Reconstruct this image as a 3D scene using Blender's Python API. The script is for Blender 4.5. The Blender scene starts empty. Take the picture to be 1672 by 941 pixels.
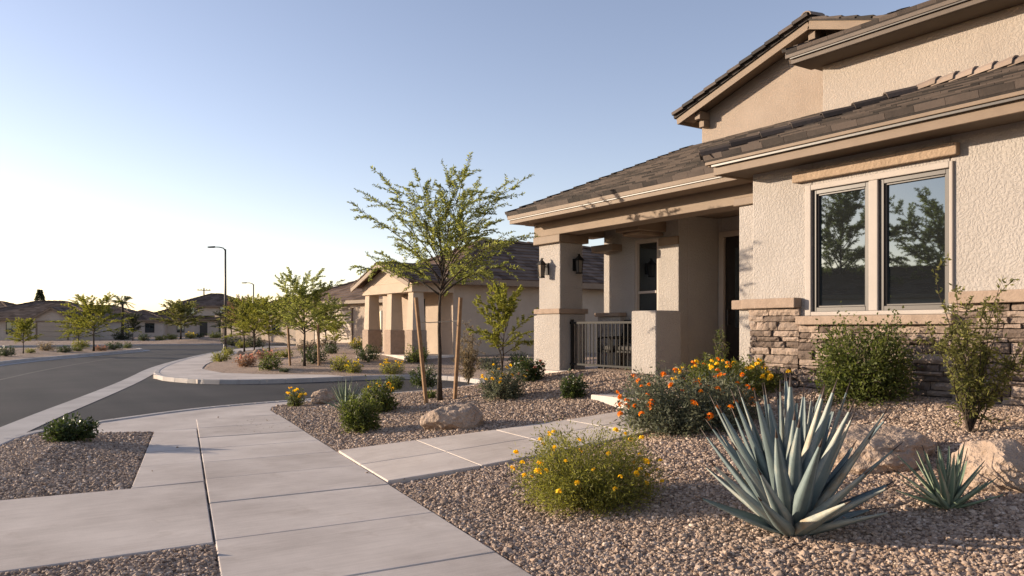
import bpy, bmesh, math, random
import numpy as np
from mathutils import Vector, Matrix, noise

SC = bpy.context.scene
COL = SC.collection
R = math.radians
random.seed(7)

# ------------------------------------------------------------------ camera
F, HZ, CX = 1300.0, 535.0, 836.0           # focal length and horizon of the photograph in its pixels
YAW = math.atan(856.0 / F)
EYE = 1.5
cam = bpy.data.cameras.new('camera')
cam.sensor_width = 36.0
cam.lens = 36.0 * F / 1672.0
cam.shift_y = (HZ - 470.5) / 1672.0
cam.clip_start = 0.05
cam.clip_end = 3000
camo = bpy.data.objects.new('camera', cam)
COL.objects.link(camo)
camo.location = (0, 0, EYE)
camo.rotation_euler = (R(90), 0, -YAW)
SC.camera = camo

# ------------------------------------------------------------------ sky, sun, exposure
SUN_AZ, SUN_EL = R(-44), R(10.4)           # azimuth from +Y, negative towards -X
sun_dir = Vector((math.sin(SUN_AZ) * math.cos(SUN_EL), math.cos(SUN_AZ) * math.cos(SUN_EL), math.sin(SUN_EL)))
W = bpy.data.worlds.new('World')
SC.world = W
W.use_nodes = True
wn, wl = W.node_tree.nodes, W.node_tree.links
sky = wn.new('ShaderNodeTexSky')
sky.sky_type = 'NISHITA'
sky.sun_disc = False
sky.sun_elevation = SUN_EL
sky.sun_rotation = SUN_AZ
sky.altitude = 300
sky.air_density = 0.9
sky.dust_density = 0.4
sky.ozone_density = 1.2
hs = wn.new('ShaderNodeHueSaturation')           # the paler, slightly violet evening sky of the photograph
hs.inputs['Saturation'].default_value = 0.92
mt = wn.new('ShaderNodeMix'); mt.data_type = 'RGBA'; mt.blend_type = 'MULTIPLY'
mt.inputs['Factor'].default_value = 1.0
wl.new(sky.outputs[0], hs.inputs['Color']); wl.new(hs.outputs[0], mt.inputs['A'])
mt.inputs['B'].default_value = (1.06, .885, .89, 1)
wl.new(mt.outputs['Result'], wn['Background'].inputs['Color'])
wn['Background'].inputs['Strength'].default_value = 0.098
sl = bpy.data.lights.new('sun', 'SUN')
sl.energy = 3.1
sl.angle = R(0.6)
sl.color = (1.0, 0.82, 0.62)
slo = bpy.data.objects.new('sun', sl)
COL.objects.link(slo)
slo.rotation_euler = sun_dir.to_track_quat('Z', 'Y').to_euler()
SC.view_settings.view_transform = 'Standard'
SC.view_settings.look = 'None'
SC.view_settings.exposure = 1.5
SC.view_settings.gamma = 1
SC.view_settings.use_curve_mapping = False
SC.render.engine = 'CYCLES'
SC.cycles.use_denoising = True
SC.cycles.max_bounces = 6
SC.cycles.transparent_max_bounces = 4
SC.cycles.caustics_reflective = False
SC.cycles.caustics_refractive = False

# ------------------------------------------------------------------ helpers
def tag(o, label=None, cat=None, group=None, kind=None):
    if label: o['label'] = label
    if cat: o['category'] = cat
    if group: o['group'] = group
    if kind: o['kind'] = kind
    return o

def empty(name, loc, rz=0.0):
    o = bpy.data.objects.new(name, None)
    o.empty_display_size = 0.2
    COL.objects.link(o)
    o.location = loc
    o.rotation_euler = (0, 0, rz)
    return o

def children(o):
    return [c for c in bpy.data.objects if c.parent == o]

def copy_tree(o, parent=None):
    kids = children(o)
    c = o.copy()
    COL.objects.link(c)
    if parent is not None: c.parent = parent
    for k in kids: copy_tree(k, c)
    return c

def root_loc(o):
    v = Vector((0, 0, 0))
    while o is not None:
        v += o.location
        o = o.parent
    return v

def link_mesh(name, me, mat, parent=None, smooth=False):
    o = bpy.data.objects.new(name, me)
    COL.objects.link(o)
    for m in (mat if isinstance(mat, (list, tuple)) else [mat]):
        me.materials.append(m)
    if parent is not None: o.parent = parent
    if smooth:
        me.polygons.foreach_set('use_smooth', np.ones(len(me.polygons), bool))
    return o

class MB:
    def __init__(s):
        s.v, s.f, s.t = [], [], []
    def add(s, verts, faces, tint=0.5):
        b = len(s.v)
        s.v.extend([tuple(p) for p in verts])
        for f in faces:
            s.f.append([i + b for i in f]); s.t.append(tint)
    def box(s, x0, x1, y0, y1, z0, z1, tint=0.5):
        if x0 > x1: x0, x1 = x1, x0
        if y0 > y1: y0, y1 = y1, y0
        if z0 > z1: z0, z1 = z1, z0
        s.add([(x0,y0,z0),(x1,y0,z0),(x1,y1,z0),(x0,y1,z0),(x0,y0,z1),(x1,y0,z1),(x1,y1,z1),(x0,y1,z1)],
              [(0,3,2,1),(4,5,6,7),(0,1,5,4),(1,2,6,5),(2,3,7,6),(3,0,4,7)], tint)
    def bar(s, a, b, w, h, tint=0.5):
        a, b = Vector(a), Vector(b)
        d = (b - a).normalized()
        up = Vector((0, 0, 1)) if abs(d.z) < 0.95 else Vector((1, 0, 0))
        sd = d.cross(up).normalized()
        u = sd.cross(d).normalized()
        vs = []
        for p in (a, b):
            for i, j in ((-1,-1),(1,-1),(1,1),(-1,1)):
                vs.append(p + sd * (i * w / 2) + u * (j * h / 2))
        s.add(vs, [(3,2,1,0),(4,5,6,7),(0,1,5,4),(1,2,6,5),(2,3,7,6),(3,0,4,7)], tint)
    def hexa(s, bot, top, tint=0.5):
        n = len(bot)
        fs = [tuple(range(n - 1, -1, -1)), tuple(range(n, 2 * n))]
        for i in range(n):
            j = (i + 1) % n
            fs.append((i, j, n + j, n + i))
        s.add(list(bot) + list(top), fs, tint)
    def prism(s, poly, z0, z1, tint=0.5):
        if area(poly) < 0: poly = poly[::-1]
        s.hexa([(x, y, z0) for x, y in poly], [(x, y, z1) for x, y in poly], tint)
    def tube(s, pts, rad, n=8, tint=0.5):
        pts = [Vector(p) for p in pts]
        if not isinstance(rad, (list, tuple, np.ndarray)): rad = [rad] * len(pts)
        vs, fs = [], []
        ref = None
        for i, p in enumerate(pts):
            d = (pts[min(i + 1, len(pts) - 1)] - pts[max(i - 1, 0)]).normalized()
            if ref is None:
                ref = Vector((1, 0, 0)) if abs(d.x) < 0.8 else Vector((0, 1, 0))
            a = (ref - d * ref.dot(d)).normalized()
            ref = a
            b = d.cross(a)
            for k in range(n):
                t = 2 * math.pi * k / n
                vs.append(p + (a * math.cos(t) + b * math.sin(t)) * rad[i])
        for i in range(len(pts) - 1):
            for k in range(n):
                k2 = (k + 1) % n
                fs.append((i*n+k, i*n+k2, (i+1)*n+k2, (i+1)*n+k))
        fs.append(tuple(range(n - 1, -1, -1)))
        m = (len(pts) - 1) * n
        fs.append(tuple(range(m, m + n)))
        s.add(vs, fs, tint)
    def lathe(s, c, prof, n=12, tint=0.5):
        s.tube([(c[0], c[1], c[2] + z) for r, z in prof], [r for r, z in prof], n, tint)
    def build(s, name, mat, parent=None, bevel=0.0, smooth=False, world=True):
        me = bpy.data.meshes.new(name)
        off = root_loc(parent) if (parent is not None and world) else Vector((0, 0, 0))
        me.from_pydata([(p[0]-off.x, p[1]-off.y, p[2]-off.z) for p in s.v], [], s.f)
        a = me.attributes.new('tint', 'FLOAT', 'FACE')
        a.data.foreach_set('value', np.array(s.t, dtype=np.float32))
        me.update()
        o = link_mesh(name, me, mat, parent, smooth)
        if bevel:
            m = o.modifiers.new('bevel', 'BEVEL')
            m.width = bevel; m.segments = 2; m.limit_method = 'ANGLE'; m.angle_limit = R(40)
        return o

def area(p):
    return 0.5 * sum(p[i][0]*p[(i+1) % len(p)][1] - p[(i+1) % len(p)][0]*p[i][1] for i in range(len(p)))

def chaikin(p, it=2, closed=True):
    for _ in range(it):
        q = []
        n = len(p)
        rng = range(n) if closed else range(n - 1)
        if not closed: q.append(p[0])
        for i in rng:
            a, b = p[i], p[(i + 1) % n]
            q.append((a[0]*.75 + b[0]*.25, a[1]*.75 + b[1]*.25))
            q.append((a[0]*.25 + b[0]*.75, a[1]*.25 + b[1]*.75))
        if not closed: q.append(p[-1])
        p = q
    return p

def offset_line(p, d):
    """polyline moved d to its right"""
    out = []
    for i in range(len(p)):
        a, b = p[max(i - 1, 0)], p[min(i + 1, len(p) - 1)]
        dx, dy = b[0] - a[0], b[1] - a[1]
        l = math.hypot(dx, dy)
        out.append((p[i][0] + dy / l * d, p[i][1] - dx / l * d))
    return out

def sdf(poly, X, Y):
    """signed distance to a polygon, negative inside"""
    P = np.array(poly)
    d2 = np.full(X.shape, 1e18)
    ins = np.zeros(X.shape, bool)
    n = len(P)
    for i in range(n):
        ax, ay = P[i]; bx, by = P[(i + 1) % n]
        ex, ey = bx - ax, by - ay
        L = ex*ex + ey*ey
        if L < 1e-12: continue
        t = np.clip(((X - ax)*ex + (Y - ay)*ey) / L, 0, 1)
        d2 = np.minimum(d2, (X - ax - t*ex)**2 + (Y - ay - t*ey)**2)
        if ay != by:
            c = ((ay > Y) != (by > Y)) & (X < (bx - ax)*(Y - ay)/(by - ay) + ax)
            ins ^= c
    d = np.sqrt(d2)
    return np.where(ins, -d, d)

def ray(px):
    r = (px - CX) / F
    s, c = math.sin(YAW), math.cos(YAW)
    return (s + r * c, c - r * s)

def gp(px, py, z=0.0):
    t = (EYE - z) * F / (py - HZ)
    d = ray(px)
    return (d[0] * t, d[1] * t)

# ------------------------------------------------------------------ ground plan
ROAD_RIGHT = [(-6,-10),(-0.05,12.2),(.5,13.45),(1.48,14.3),(3.03,15.5),(4.25,16.0),(5.2,16.2),(6,16.4),(9,17),(11,18.2),(12,20),
              (11.6,22.3),(10.4,23.1),(6.6,22.8),(4.9,24.0),(4.2,27.3),(6.04,34.9),(9.6,45.5),(12.5,53.2),(16,60),(19,63.5),(40,72),(90,76)]
ROAD_LEFT = [(-14.2,-10),(-8.3,12),(.5,42.2),(3.4,48.6),(7.4,56.6),(9.4,61.3),(8.8,64),(6,65.5),(-60,68)]
ROAD_FAR = [(90,86),(40,84),(17.8,76),(9,78),(-60,77)]
RR = chaikin(ROAD_RIGHT, 2, False)
RL = chaikin(ROAD_LEFT, 2, False)
RF = chaikin(ROAD_FAR, 2, False)
ROADP = RR + RF + RL[::-1]

def swl(y): return 1.17 + .1915 * (y - 4.98)
def swr(y): return 2.75 + .147 * (y - 3.94)
SIDE = [(swl(-4), -4), (swr(-4), -4), (swr(13.7), 13.7), (swl(13.7), 13.7)]
LANDING = [(.82,13.2),(1.3,12.75),(2.0,12.45),(2.62,12.5),(swl(13.7)+.02,13.7),(swr(13.7),13.72),(4.3,14.5),(4.5,15.1),(5.0,15.6),(6.2,16.0),
           (6.3,16.28),(5.2,16.04),(4.25,15.84),(3.1,15.36),(1.55,14.16),(1.0,13.6)]
PANEL = [(1.11,8.15),(1.77,8.15),(2.62,12.48),(2.0,12.43)]
DRIVE = [(-1.15,8.3),(-1.75,5.85),(1.32,5.78),(1.76,8.1)]
WALK_U = [(3.52,9.16),(4.6,8.86),(6,8.45),(7.35,8.25)]
WALK_L = [(3.24,7.12),(4.6,6.93),(6,6.86),(7.35,6.95)]
WALK = WALK_U + WALK_L[::-1]
FARWALK = [(4.36,27.3),(6.2,34.85),(9.75,45.4),(12.65,53.1),(16.1,59.85),(19.1,63.3),(40,71.7),(40,70),(19.8,61.6),(17,58.6),(13.9,52.3),(11.2,45),
           (7.6,34.6),(6.4,30),(6.5,27.2),(7.5,25.6),(9.0,24.4),(9.2,23.22),(6.7,22.98),(5.05,24.12)]
LOW = [ROADP, SIDE, LANDING, PANEL, DRIVE, FARWALK]

def walk_z(x): return np.clip((x - 3.4) / 3.95, 0, 1) * .36

def terrain(X, Y, raw=False):
    X = np.asarray(X, float); Y = np.asarray(Y, float)
    dr = sdf(ROADP, X, Y)
    dl = dr.copy()
    for p in LOW[1:]: dl = np.minimum(dl, sdf(p, X, Y))
    d = np.maximum(dl, 0)
    blend = np.clip((Y - 17) / 5, 0, 1)
    amp = .72 * (1 - blend) + .45 * blend
    left = np.clip((.27 * Y - 5 - X) / 4, 0, 1)
    amp = amp * (1 - left) + .2 * left
    z = amp * np.clip(d / 5.2, 0, 1) ** 1.35
    z = z - .012 + .02 * np.sin(X * 1.9 + 1) * np.cos(Y * 1.7) * np.clip(d, 0, 1)
    dw = sdf(WALK, X, Y)
    k = np.clip(1 - dw / .9, 0, 1)
    k = k * k * (3 - 2 * k)
    z = z * (1 - k) + (walk_z(X) - .02) * k
    if raw: return z
    z = np.where(dw < -.02, walk_z(X) - .07, z)
    z = np.where(dl < -.03, -.07, z)
    z = np.where(dr < .1, -.26, z)
    return z

def tz(x, y):
    return float(terrain(np.array([x]), np.array([y]), True)[0])

def at(px, py):
    """where the sight line of a photo pixel meets the ground"""
    d = ray(px)
    t = np.concatenate([np.arange(3, 30, .02), np.arange(30, 160, .1)])
    zr = EYE - (py - HZ) / F * t
    zt = terrain(d[0] * t, d[1] * t, True)
    h = np.nonzero(zr <= zt)[0]
    i = h[0] if len(h) else len(t) - 1
    return Vector((d[0] * t[i], d[1] * t[i], float(zt[i]))), float(t[i])

# ------------------------------------------------------------------ materials
def new_mat(name):
    m = bpy.data.materials.new(name)
    m.use_nodes = True
    nt = m.node_tree
    b = nt.nodes['Principled BSDF']
    return m, nt, b

def N(nt, typ, **kw):
    n = nt.nodes.new(typ)
    for k, v in kw.items():
        if k in n.inputs: n.inputs[k].default_value = v
        else: setattr(n, k, v)
    return n

def ramp(nt, fac, stops):
    r = nt.nodes.new('ShaderNodeValToRGB')
    el = r.color_ramp.elements
    while len(el) < len(stops): el.new(.5)
    for e, (p, c) in zip(el, stops):
        e.position = p
        e.color = (*c, 1) if len(c) == 3 else c
    nt.links.new(fac, r.inputs[0])
    return r

def coords(nt, scale=(1,1,1)):
    tc = nt.nodes.new('ShaderNodeTexCoord')
    mp = nt.nodes.new('ShaderNodeMapping')
    mp.inputs['Scale'].default_value = scale
    nt.links.new(tc.outputs['Object'], mp.inputs[0])
    return mp.outputs[0]

def gray(v): return (v, v, v)

def mat_noise(name, c0, c1, scale=6.0, rough=.8, bump=.2, bscale=60.0, dist=.01, spec=.3, tint=False, detail=6.0, metallic=0.0):
    """two-tone mottled surface with a fine bump; with tint the two tones follow the per-face tint"""
    m, nt, b = new_mat(name)
    co = coords(nt)
    n1 = N(nt, 'ShaderNodeTexNoise', Scale=scale, Detail=detail, Roughness=.6)
    nt.links.new(co, n1.inputs['Vector'])
    fac = n1.outputs['Fac']
    if tint:
        at_ = N(nt, 'ShaderNodeAttribute', attribute_name='tint')
        mx = N(nt, 'ShaderNodeMath', operation='MULTIPLY_ADD')
        nt.links.new(n1.outputs['Fac'], mx.inputs[0]); mx.inputs[1].default_value = .45
        sub = N(nt, 'ShaderNodeMath', operation='SUBTRACT'); sub.inputs[1].default_value = .22
        nt.links.new(at_.outputs['Fac'], sub.inputs[0])
        nt.links.new(sub.outputs[0], mx.inputs[2])
        fac = mx.outputs[0]
    r = ramp(nt, fac, [(.25, c0), (.75, c1)])
    nt.links.new(r.outputs[0], b.inputs['Base Color'])
    b.inputs['Roughness'].default_value = rough
    b.inputs['Specular IOR Level'].default_value = spec
    b.inputs['Metallic'].default_value = metallic
    if bump:
        n2 = N(nt, 'ShaderNodeTexNoise', Scale=bscale, Detail=4.0, Roughness=.6)
        nt.links.new(co, n2.inputs['Vector'])
        bp = N(nt, 'ShaderNodeBump', Strength=bump, Distance=dist)
        nt.links.new(n2.outputs['Fac'], bp.inputs['Height'])
        nt.links.new(bp.outputs[0], b.inputs['Normal'])
    return m

def mat_stucco(name, c0, c1, strength=.55, scale=1.0, dist=.012):
    m, nt, b = new_mat(name)
    co = coords(nt)
    dn = N(nt, 'ShaderNodeTexNoise', Scale=6.0 * scale, Detail=3.0)
    nt.links.new(co, dn.inputs['Vector'])
    mixv = N(nt, 'ShaderNodeVectorMath', operation='MULTIPLY_ADD')
    nt.links.new(dn.outputs['Color'], mixv.inputs[0]); mixv.inputs[1].default_value = (.12, .12, .12)
    nt.links.new(co, mixv.inputs[2])
    n1 = N(nt, 'ShaderNodeTexNoise', Scale=34.0 * scale, Detail=3.0, Roughness=.55)
    nt.links.new(mixv.outputs[0], n1.inputs['Vector'])
    r1 = ramp(nt, n1.outputs['Fac'], [(.40, gray(0)), (.52, gray(.75)), (.60, gray(1))])
    n2 = N(nt, 'ShaderNodeTexNoise', Scale=120.0 * scale, Detail=3.0, Roughness=.6)
    nt.links.new(co, n2.inputs['Vector'])
    ad = N(nt, 'ShaderNodeMath', operation='MULTIPLY_ADD'); ad.inputs[1].default_value = .55
    nt.links.new(n2.outputs['Fac'], ad.inputs[0]); nt.links.new(r1.outputs[0], ad.inputs[2])
    bp = N(nt, 'ShaderNodeBump', Strength=strength, Distance=dist)
    nt.links.new(ad.outputs[0], bp.inputs['Height'])
    nt.links.new(bp.outputs[0], b.inputs['Normal'])
    n3 = N(nt, 'ShaderNodeTexNoise', Scale=1.1, Detail=6.0, Roughness=.65)
    nt.links.new(co, n3.inputs['Vector'])
    rc = ramp(nt, n3.outputs['Fac'], [(.3, c0), (.7, c1)])
    nt.links.new(rc.outputs[0], b.inputs['Base Color'])
    b.inputs['Roughness'].default_value = .92
    b.inputs['Specular IOR Level'].default_value = .15
    return m

def mat_leaf(name, dark, light, trans=.4, rough=.55, spec=.25):
    m, nt, b = new_mat(name)
    a = N(nt, 'ShaderNodeAttribute', attribute_name='tint')
    r = ramp(nt, a.outputs['Fac'], [(0.0, dark), (1.0, light)])
    nt.links.new(r.outputs[0], b.inputs['Base Color'])
    b.inputs['Roughness'].default_value = rough
    b.inputs['Specular IOR Level'].default_value = spec
    tr = N(nt, 'ShaderNodeBsdfTranslucent')
    hs = N(nt, 'ShaderNodeHueSaturation', Saturation=1.1, Value=2.1)
    nt.links.new(r.outputs[0], hs.inputs['Color'])
    nt.links.new(hs.outputs[0], tr.inputs['Color'])
    mx = N(nt, 'ShaderNodeMixShader'); mx.inputs[0].default_value = trans
    nt.links.new(b.outputs[0], mx.inputs[1]); nt.links.new(tr.outputs[0], mx.inputs[2])
    nt.links.new(mx.outputs[0], nt.nodes['Material Output'].inputs['Surface'])
    return m

def mat_glass(name, base=(.012, .013, .014), ior=2.6):
    m, nt, b = new_mat(name)
    b.inputs['Base Color'].default_value = (*base, 1)
    b.inputs['Roughness'].default_value = .015
    b.inputs['IOR'].default_value = ior
    b.inputs['Specular Tint'].default_value = (.66, .86, 1.0, 1)   # blue put into the reflections to make the mirrored sky bluer
    co = coords(nt)
    n = N(nt, 'ShaderNodeTexNoise', Scale=.8, Detail=1.0)
    nt.links.new(co, n.inputs['Vector'])
    bp = N(nt, 'ShaderNodeBump', Strength=.05, Distance=.02)
    nt.links.new(n.outputs['Fac'], bp.inputs['Height'])
    nt.links.new(bp.outputs[0], b.inputs['Normal'])
    return m

def mat_concrete(name, c0=(.39,.33,.285), c1=(.68,.60,.53)):
    m, nt, b = new_mat(name)
    co = coords(nt)
    n1 = N(nt, 'ShaderNodeTexNoise', Scale=.9, Detail=8.0, Roughness=.62); nt.links.new(co, n1.inputs['Vector'])
    n2 = N(nt, 'ShaderNodeTexNoise', Scale=120.0, Detail=2.0); nt.links.new(co, n2.inputs['Vector'])
    co2 = coords(nt, (1.2, 16, 1))
    n3 = N(nt, 'ShaderNodeTexNoise', Scale=1.6, Detail=5.0, Roughness=.6); nt.links.new(co2, n3.inputs['Vector'])
    a = N(nt, 'ShaderNodeMath', operation='MULTIPLY_ADD'); a.inputs[1].default_value = .22
    nt.links.new(n2.outputs['Fac'], a.inputs[0]); nt.links.new(n1.outputs['Fac'], a.inputs[2])
    a2 = N(nt, 'ShaderNodeMath', operation='MULTIPLY_ADD'); a2.inputs[1].default_value = .35
    nt.links.new(n3.outputs['Fac'], a2.inputs[0]); nt.links.new(a.outputs[0], a2.inputs[2])
    at_ = N(nt, 'ShaderNodeAttribute', attribute_name='tint')
    a3 = N(nt, 'ShaderNodeMath', operation='MULTIPLY_ADD'); a3.inputs[1].default_value = .36
    nt.links.new(at_.outputs['Fac'], a3.inputs[0]); nt.links.new(a2.outputs[0], a3.inputs[2])
    a4 = N(nt, 'ShaderNodeMath', operation='SUBTRACT'); a4.inputs[1].default_value = .36
    nt.links.new(a3.outputs[0], a4.inputs[0])
    r = ramp(nt, a4.outputs[0], [(.33, c0), (.85, c1)])
    n5 = N(nt, 'ShaderNodeTexNoise', Scale=2.3, Detail=7.0, Roughness=.7, Distortion=.6); nt.links.new(co, n5.inputs['Vector'])
    st = ramp(nt, n5.outputs['Fac'], [(.57, gray(1)), (.72, (.85,.825,.80))])
    mm_ = N(nt, 'ShaderNodeMix', data_type='RGBA', blend_type='MULTIPLY'); mm_.inputs['Factor'].default_value = 1.0
    nt.links.new(r.outputs[0], mm_.inputs['A']); nt.links.new(st.outputs[0], mm_.inputs['B'])
    nt.links.new(mm_.outputs['Result'], b.inputs['Base Color'])
    b.inputs['Roughness'].default_value = .85
    b.inputs['Specular IOR Level'].default_value = .25
    co3 = coords(nt, (6, 90, 1))
    n4 = N(nt, 'ShaderNodeTexNoise', Scale=4.0, Detail=3.0); nt.links.new(co3, n4.inputs['Vector'])
    bp = N(nt, 'ShaderNodeBump', Strength=.25, Distance=.003)
    nt.links.new(n4.outputs['Fac'], bp.inputs['Height'])
    nt.links.new(bp.outputs[0], b.inputs['Normal'])
    return m

def mat_asphalt():
    m, nt, b = new_mat('asphalt')
    co = coords(nt)
    n1 = N(nt, 'ShaderNodeTexNoise', Scale=.25, Detail=7.0, Roughness=.6); nt.links.new(co, n1.inputs['Vector'])
    n2 = N(nt, 'ShaderNodeTexNoise', Scale=150.0, Detail=2.0); nt.links.new(co, n2.inputs['Vector'])
    mp = coords(nt, (1.0, .06, 1))
    n3 = N(nt, 'ShaderNodeTexNoise', Scale=1.2, Detail=4.0); nt.links.new(mp, n3.inputs['Vector'])
    a = N(nt, 'ShaderNodeMath', operation='MULTIPLY_ADD'); a.inputs[1].default_value = .5
    nt.links.new(n2.outputs['Fac'], a.inputs[0]); nt.links.new(n1.outputs['Fac'], a.inputs[2])
    a2 = N(nt, 'ShaderNodeMath', operation='MULTIPLY_ADD'); a2.inputs[1].default_value = .5
    nt.links.new(n3.outputs['Fac'], a2.inputs[0]); nt.links.new(a.outputs[0], a2.inputs[2])
    a4 = N(nt, 'ShaderNodeMath', operation='SUBTRACT'); a4.inputs[1].default_value = .4
    nt.links.new(a2.outputs[0], a4.inputs[0])
    r = ramp(nt, a4.outputs[0], [(.38, (.022,.0205,.0205)), (.82, (.058,.051,.047))])
    nt.links.new(r.outputs[0], b.inputs['Base Color'])
    b.inputs['Roughness'].default_value = .8
    b.inputs['Specular IOR Level'].default_value = .25
    bp = N(nt, 'ShaderNodeBump', Strength=.4, Distance=.006)
    nt.links.new(n2.outputs['Fac'], bp.inputs['Height'])
    nt.links.new(bp.outputs[0], b.inputs['Normal'])
    return m

GRAV = [(0.0, (.12,.082,.062)), (.3, (.265,.19,.140)), (.6, (.41,.305,.23)), (.85, (.52,.405,.315)), (1.0, (.62,.51,.42))]
def mat_gravel_ground():
    m, nt, b = new_mat('gravel_ground')
    co = coords(nt)
    vo = N(nt, 'ShaderNodeTexVoronoi', Scale=34.0); nt.links.new(co, vo.inputs['Vector'])
    sp = N(nt, 'ShaderNodeSeparateColor'); nt.links.new(vo.outputs['Color'], sp.inputs[0])
    n1 = N(nt, 'ShaderNodeTexNoise', Scale=1.3, Detail=8.0, Roughness=.75); nt.links.new(co, n1.inputs['Vector'])
    a = N(nt, 'ShaderNodeMath', operation='MULTIPLY_ADD'); a.inputs[1].default_value = .6
    sb = N(nt, 'ShaderNodeMath', operation='MULTIPLY_ADD'); sb.inputs[1].default_value = .6; sb.inputs[2].default_value = -.12
    nt.links.new(n1.outputs['Fac'], sb.inputs[0])
    nt.links.new(sp.outputs[0], a.inputs[0]); nt.links.new(sb.outputs[0], a.inputs[2])
    r = ramp(nt, a.outputs[0], GRAV)
    nt.links.new(r.outputs[0], b.inputs['Base Color'])
    b.inputs['Roughness'].default_value = .9
    b.inputs['Specular IOR Level'].default_value = .2
    inv = N(nt, 'ShaderNodeMath', operation='SUBTRACT'); inv.inputs[0].default_value = 1.0
    nt.links.new(vo.outputs['Distance'], inv.inputs[1])
    bp = N(nt, 'ShaderNodeBump', Strength=.9, Distance=.02)
    nt.links.new(inv.outputs[0], bp.inputs['Height'])
    nt.links.new(bp.outputs[0], b.inputs['Normal'])
    return m

def mat_pebble():
    m, nt, b = new_mat('pebble')
    a = N(nt, 'ShaderNodeAttribute', attribute_name='tint', attribute_type='INSTANCER')
    co = coords(nt)
    n1 = N(nt, 'ShaderNodeTexNoise', Scale=1.5, Detail=3.0); nt.links.new(co, n1.inputs['Vector'])
    ad = N(nt, 'ShaderNodeMath', operation='MULTIPLY_ADD'); ad.inputs[1].default_value = .25
    sb = N(nt, 'ShaderNodeMath', operation='SUBTRACT'); sb.inputs[1].default_value = .12
    nt.links.new(a.outputs['Fac'], sb.inputs[0])
    nt.links.new(n1.outputs['Fac'], ad.inputs[0]); nt.links.new(sb.outputs[0], ad.inputs[2])
    r = ramp(nt, ad.outputs[0], GRAV)
    nt.links.new(r.outputs[0], b.inputs['Base Color'])
    b.inputs['Roughness'].default_value = .8
    b.inputs['Specular IOR Level'].default_value = .3
    return m

M = {}
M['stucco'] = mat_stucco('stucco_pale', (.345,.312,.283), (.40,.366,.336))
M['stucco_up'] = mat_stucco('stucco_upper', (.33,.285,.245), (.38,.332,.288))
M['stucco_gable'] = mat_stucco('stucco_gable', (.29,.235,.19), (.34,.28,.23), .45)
M['trim'] = mat_noise('trim_tan', (.170,.122,.084), (.215,.158,.112), 3, .65, .15, 40, .004)
M['trim_rough'] = mat_noise('trim_rough_tan', (.27,.195,.135), (.37,.275,.195), 7, .9, .9, 22, .02)
M['cap'] = mat_noise('cap_stone', (.25,.185,.14), (.35,.265,.205), 9, .9, .7, 35, .012)
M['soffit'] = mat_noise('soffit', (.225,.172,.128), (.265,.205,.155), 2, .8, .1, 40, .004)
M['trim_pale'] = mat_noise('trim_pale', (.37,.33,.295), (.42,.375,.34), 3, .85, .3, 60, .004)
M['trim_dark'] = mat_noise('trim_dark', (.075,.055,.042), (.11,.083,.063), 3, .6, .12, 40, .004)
M['soffit_shaded'] = mat_noise('soffit_shaded', (.12,.09,.065), (.15,.115,.085), 2, .8, .1, 40, .004)  # darker soffit copy, eave shade put into the colour
M['tile'] = mat_noise('roof_tile', (.017,.013,.0115), (.088,.067,.056), 5, .75, .35, 30, .01, .3, True)
M['hip'] = mat_noise('hip_tile', (.05,.039,.033), (.10,.078,.066), 5, .8, .35, 30, .01, .2, True)
M['ridge'] = mat_noise('ridge_tile_sunlit', (.20,.15,.115), (.30,.23,.18), 5, .8, .35, 30, .01, .3, True)  # tile colour lightened to carry the sun on the ridge
M['stone'] = mat_noise('ledge_stone', (.13,.098,.079), (.325,.252,.203), 8, .9, .9, 26, .02, .2, True)
M['mortar'] = mat_noise('mortar', (.08,.065,.055), (.12,.10,.085), 8, .95, .3, 40, .01)
M['bronze'] = mat_noise('bronze_frame', (.030,.024,.020), (.045,.036,.030), 3, .45, .05, 80, .002, .5)
M['frame_pale'] = mat_noise('frame_pale', (.40,.34,.28), (.46,.39,.33), 3, .6, .05, 60, .002)
M['glass'] = mat_glass('window_glass')
M['door'] = mat_noise('door_dark', (.014,.011,.009), (.026,.020,.016), 4, .4, .1, 20, .003, .5)
M['iron'] = mat_noise('black_iron', (.010,.009,.008), (.018,.016,.014), 6, .65, .1, 60, .002, .25)
M['lampglass'] = mat_noise('lamp_glass', (.10,.09,.075), (.14,.125,.105), 3, .2, 0)
M['concrete'] = mat_concrete('concrete')
M['kerb'] = mat_concrete('kerb_concrete', (.33,.30,.28), (.50,.465,.435))
M['joint'] = mat_noise('joint_dark', (.05,.045,.04), (.09,.08,.07), 12, .95, .3, 60, .005)
M['asphalt'] = mat_asphalt()
M['paint'] = mat_noise('road_paint', (.06,.053,.046), (.20,.175,.15), 9, .8, .2, 60, .003)
M['ground'] = mat_gravel_ground()
M['pebble'] = mat_pebble()
M['rock'] = mat_noise('boulder', (.26,.19,.14), (.46,.355,.28), 6, .92, 1.0, 16, .05)
M['bark'] = mat_noise('bark_dark', (.030,.022,.017), (.085,.065,.048), 14, .95, .8, 40, .02)
M['bark_pale'] = mat_noise('bark_pale', (.085,.066,.045), (.17,.135,.095), 14, .95, .6, 40, .01)
M['stake'] = mat_noise('stake_wood', (.18,.105,.055), (.30,.185,.10), 12, .85, .5, 30, .006)
M['tie'] = mat_noise('tie_strap', (.35,.30,.24), (.45,.4,.33), 10, .8, .1, 40, .002)
M['leaf_main'] = mat_leaf('leaf_mesquite', (.09,.11,.030), (.255,.26,.078), .5)
M['leaf_yel'] = mat_leaf('leaf_yellow_green', (.09,.105,.022), (.25,.24,.055), .5)
M['leaf_olive'] = mat_leaf('leaf_olive', (.075,.085,.026), (.205,.195,.070), .5)
M['leaf_dark'] = mat_leaf('leaf_dark_green', (.020,.036,.012), (.075,.095,.028), .25, .4, .4)
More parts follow.
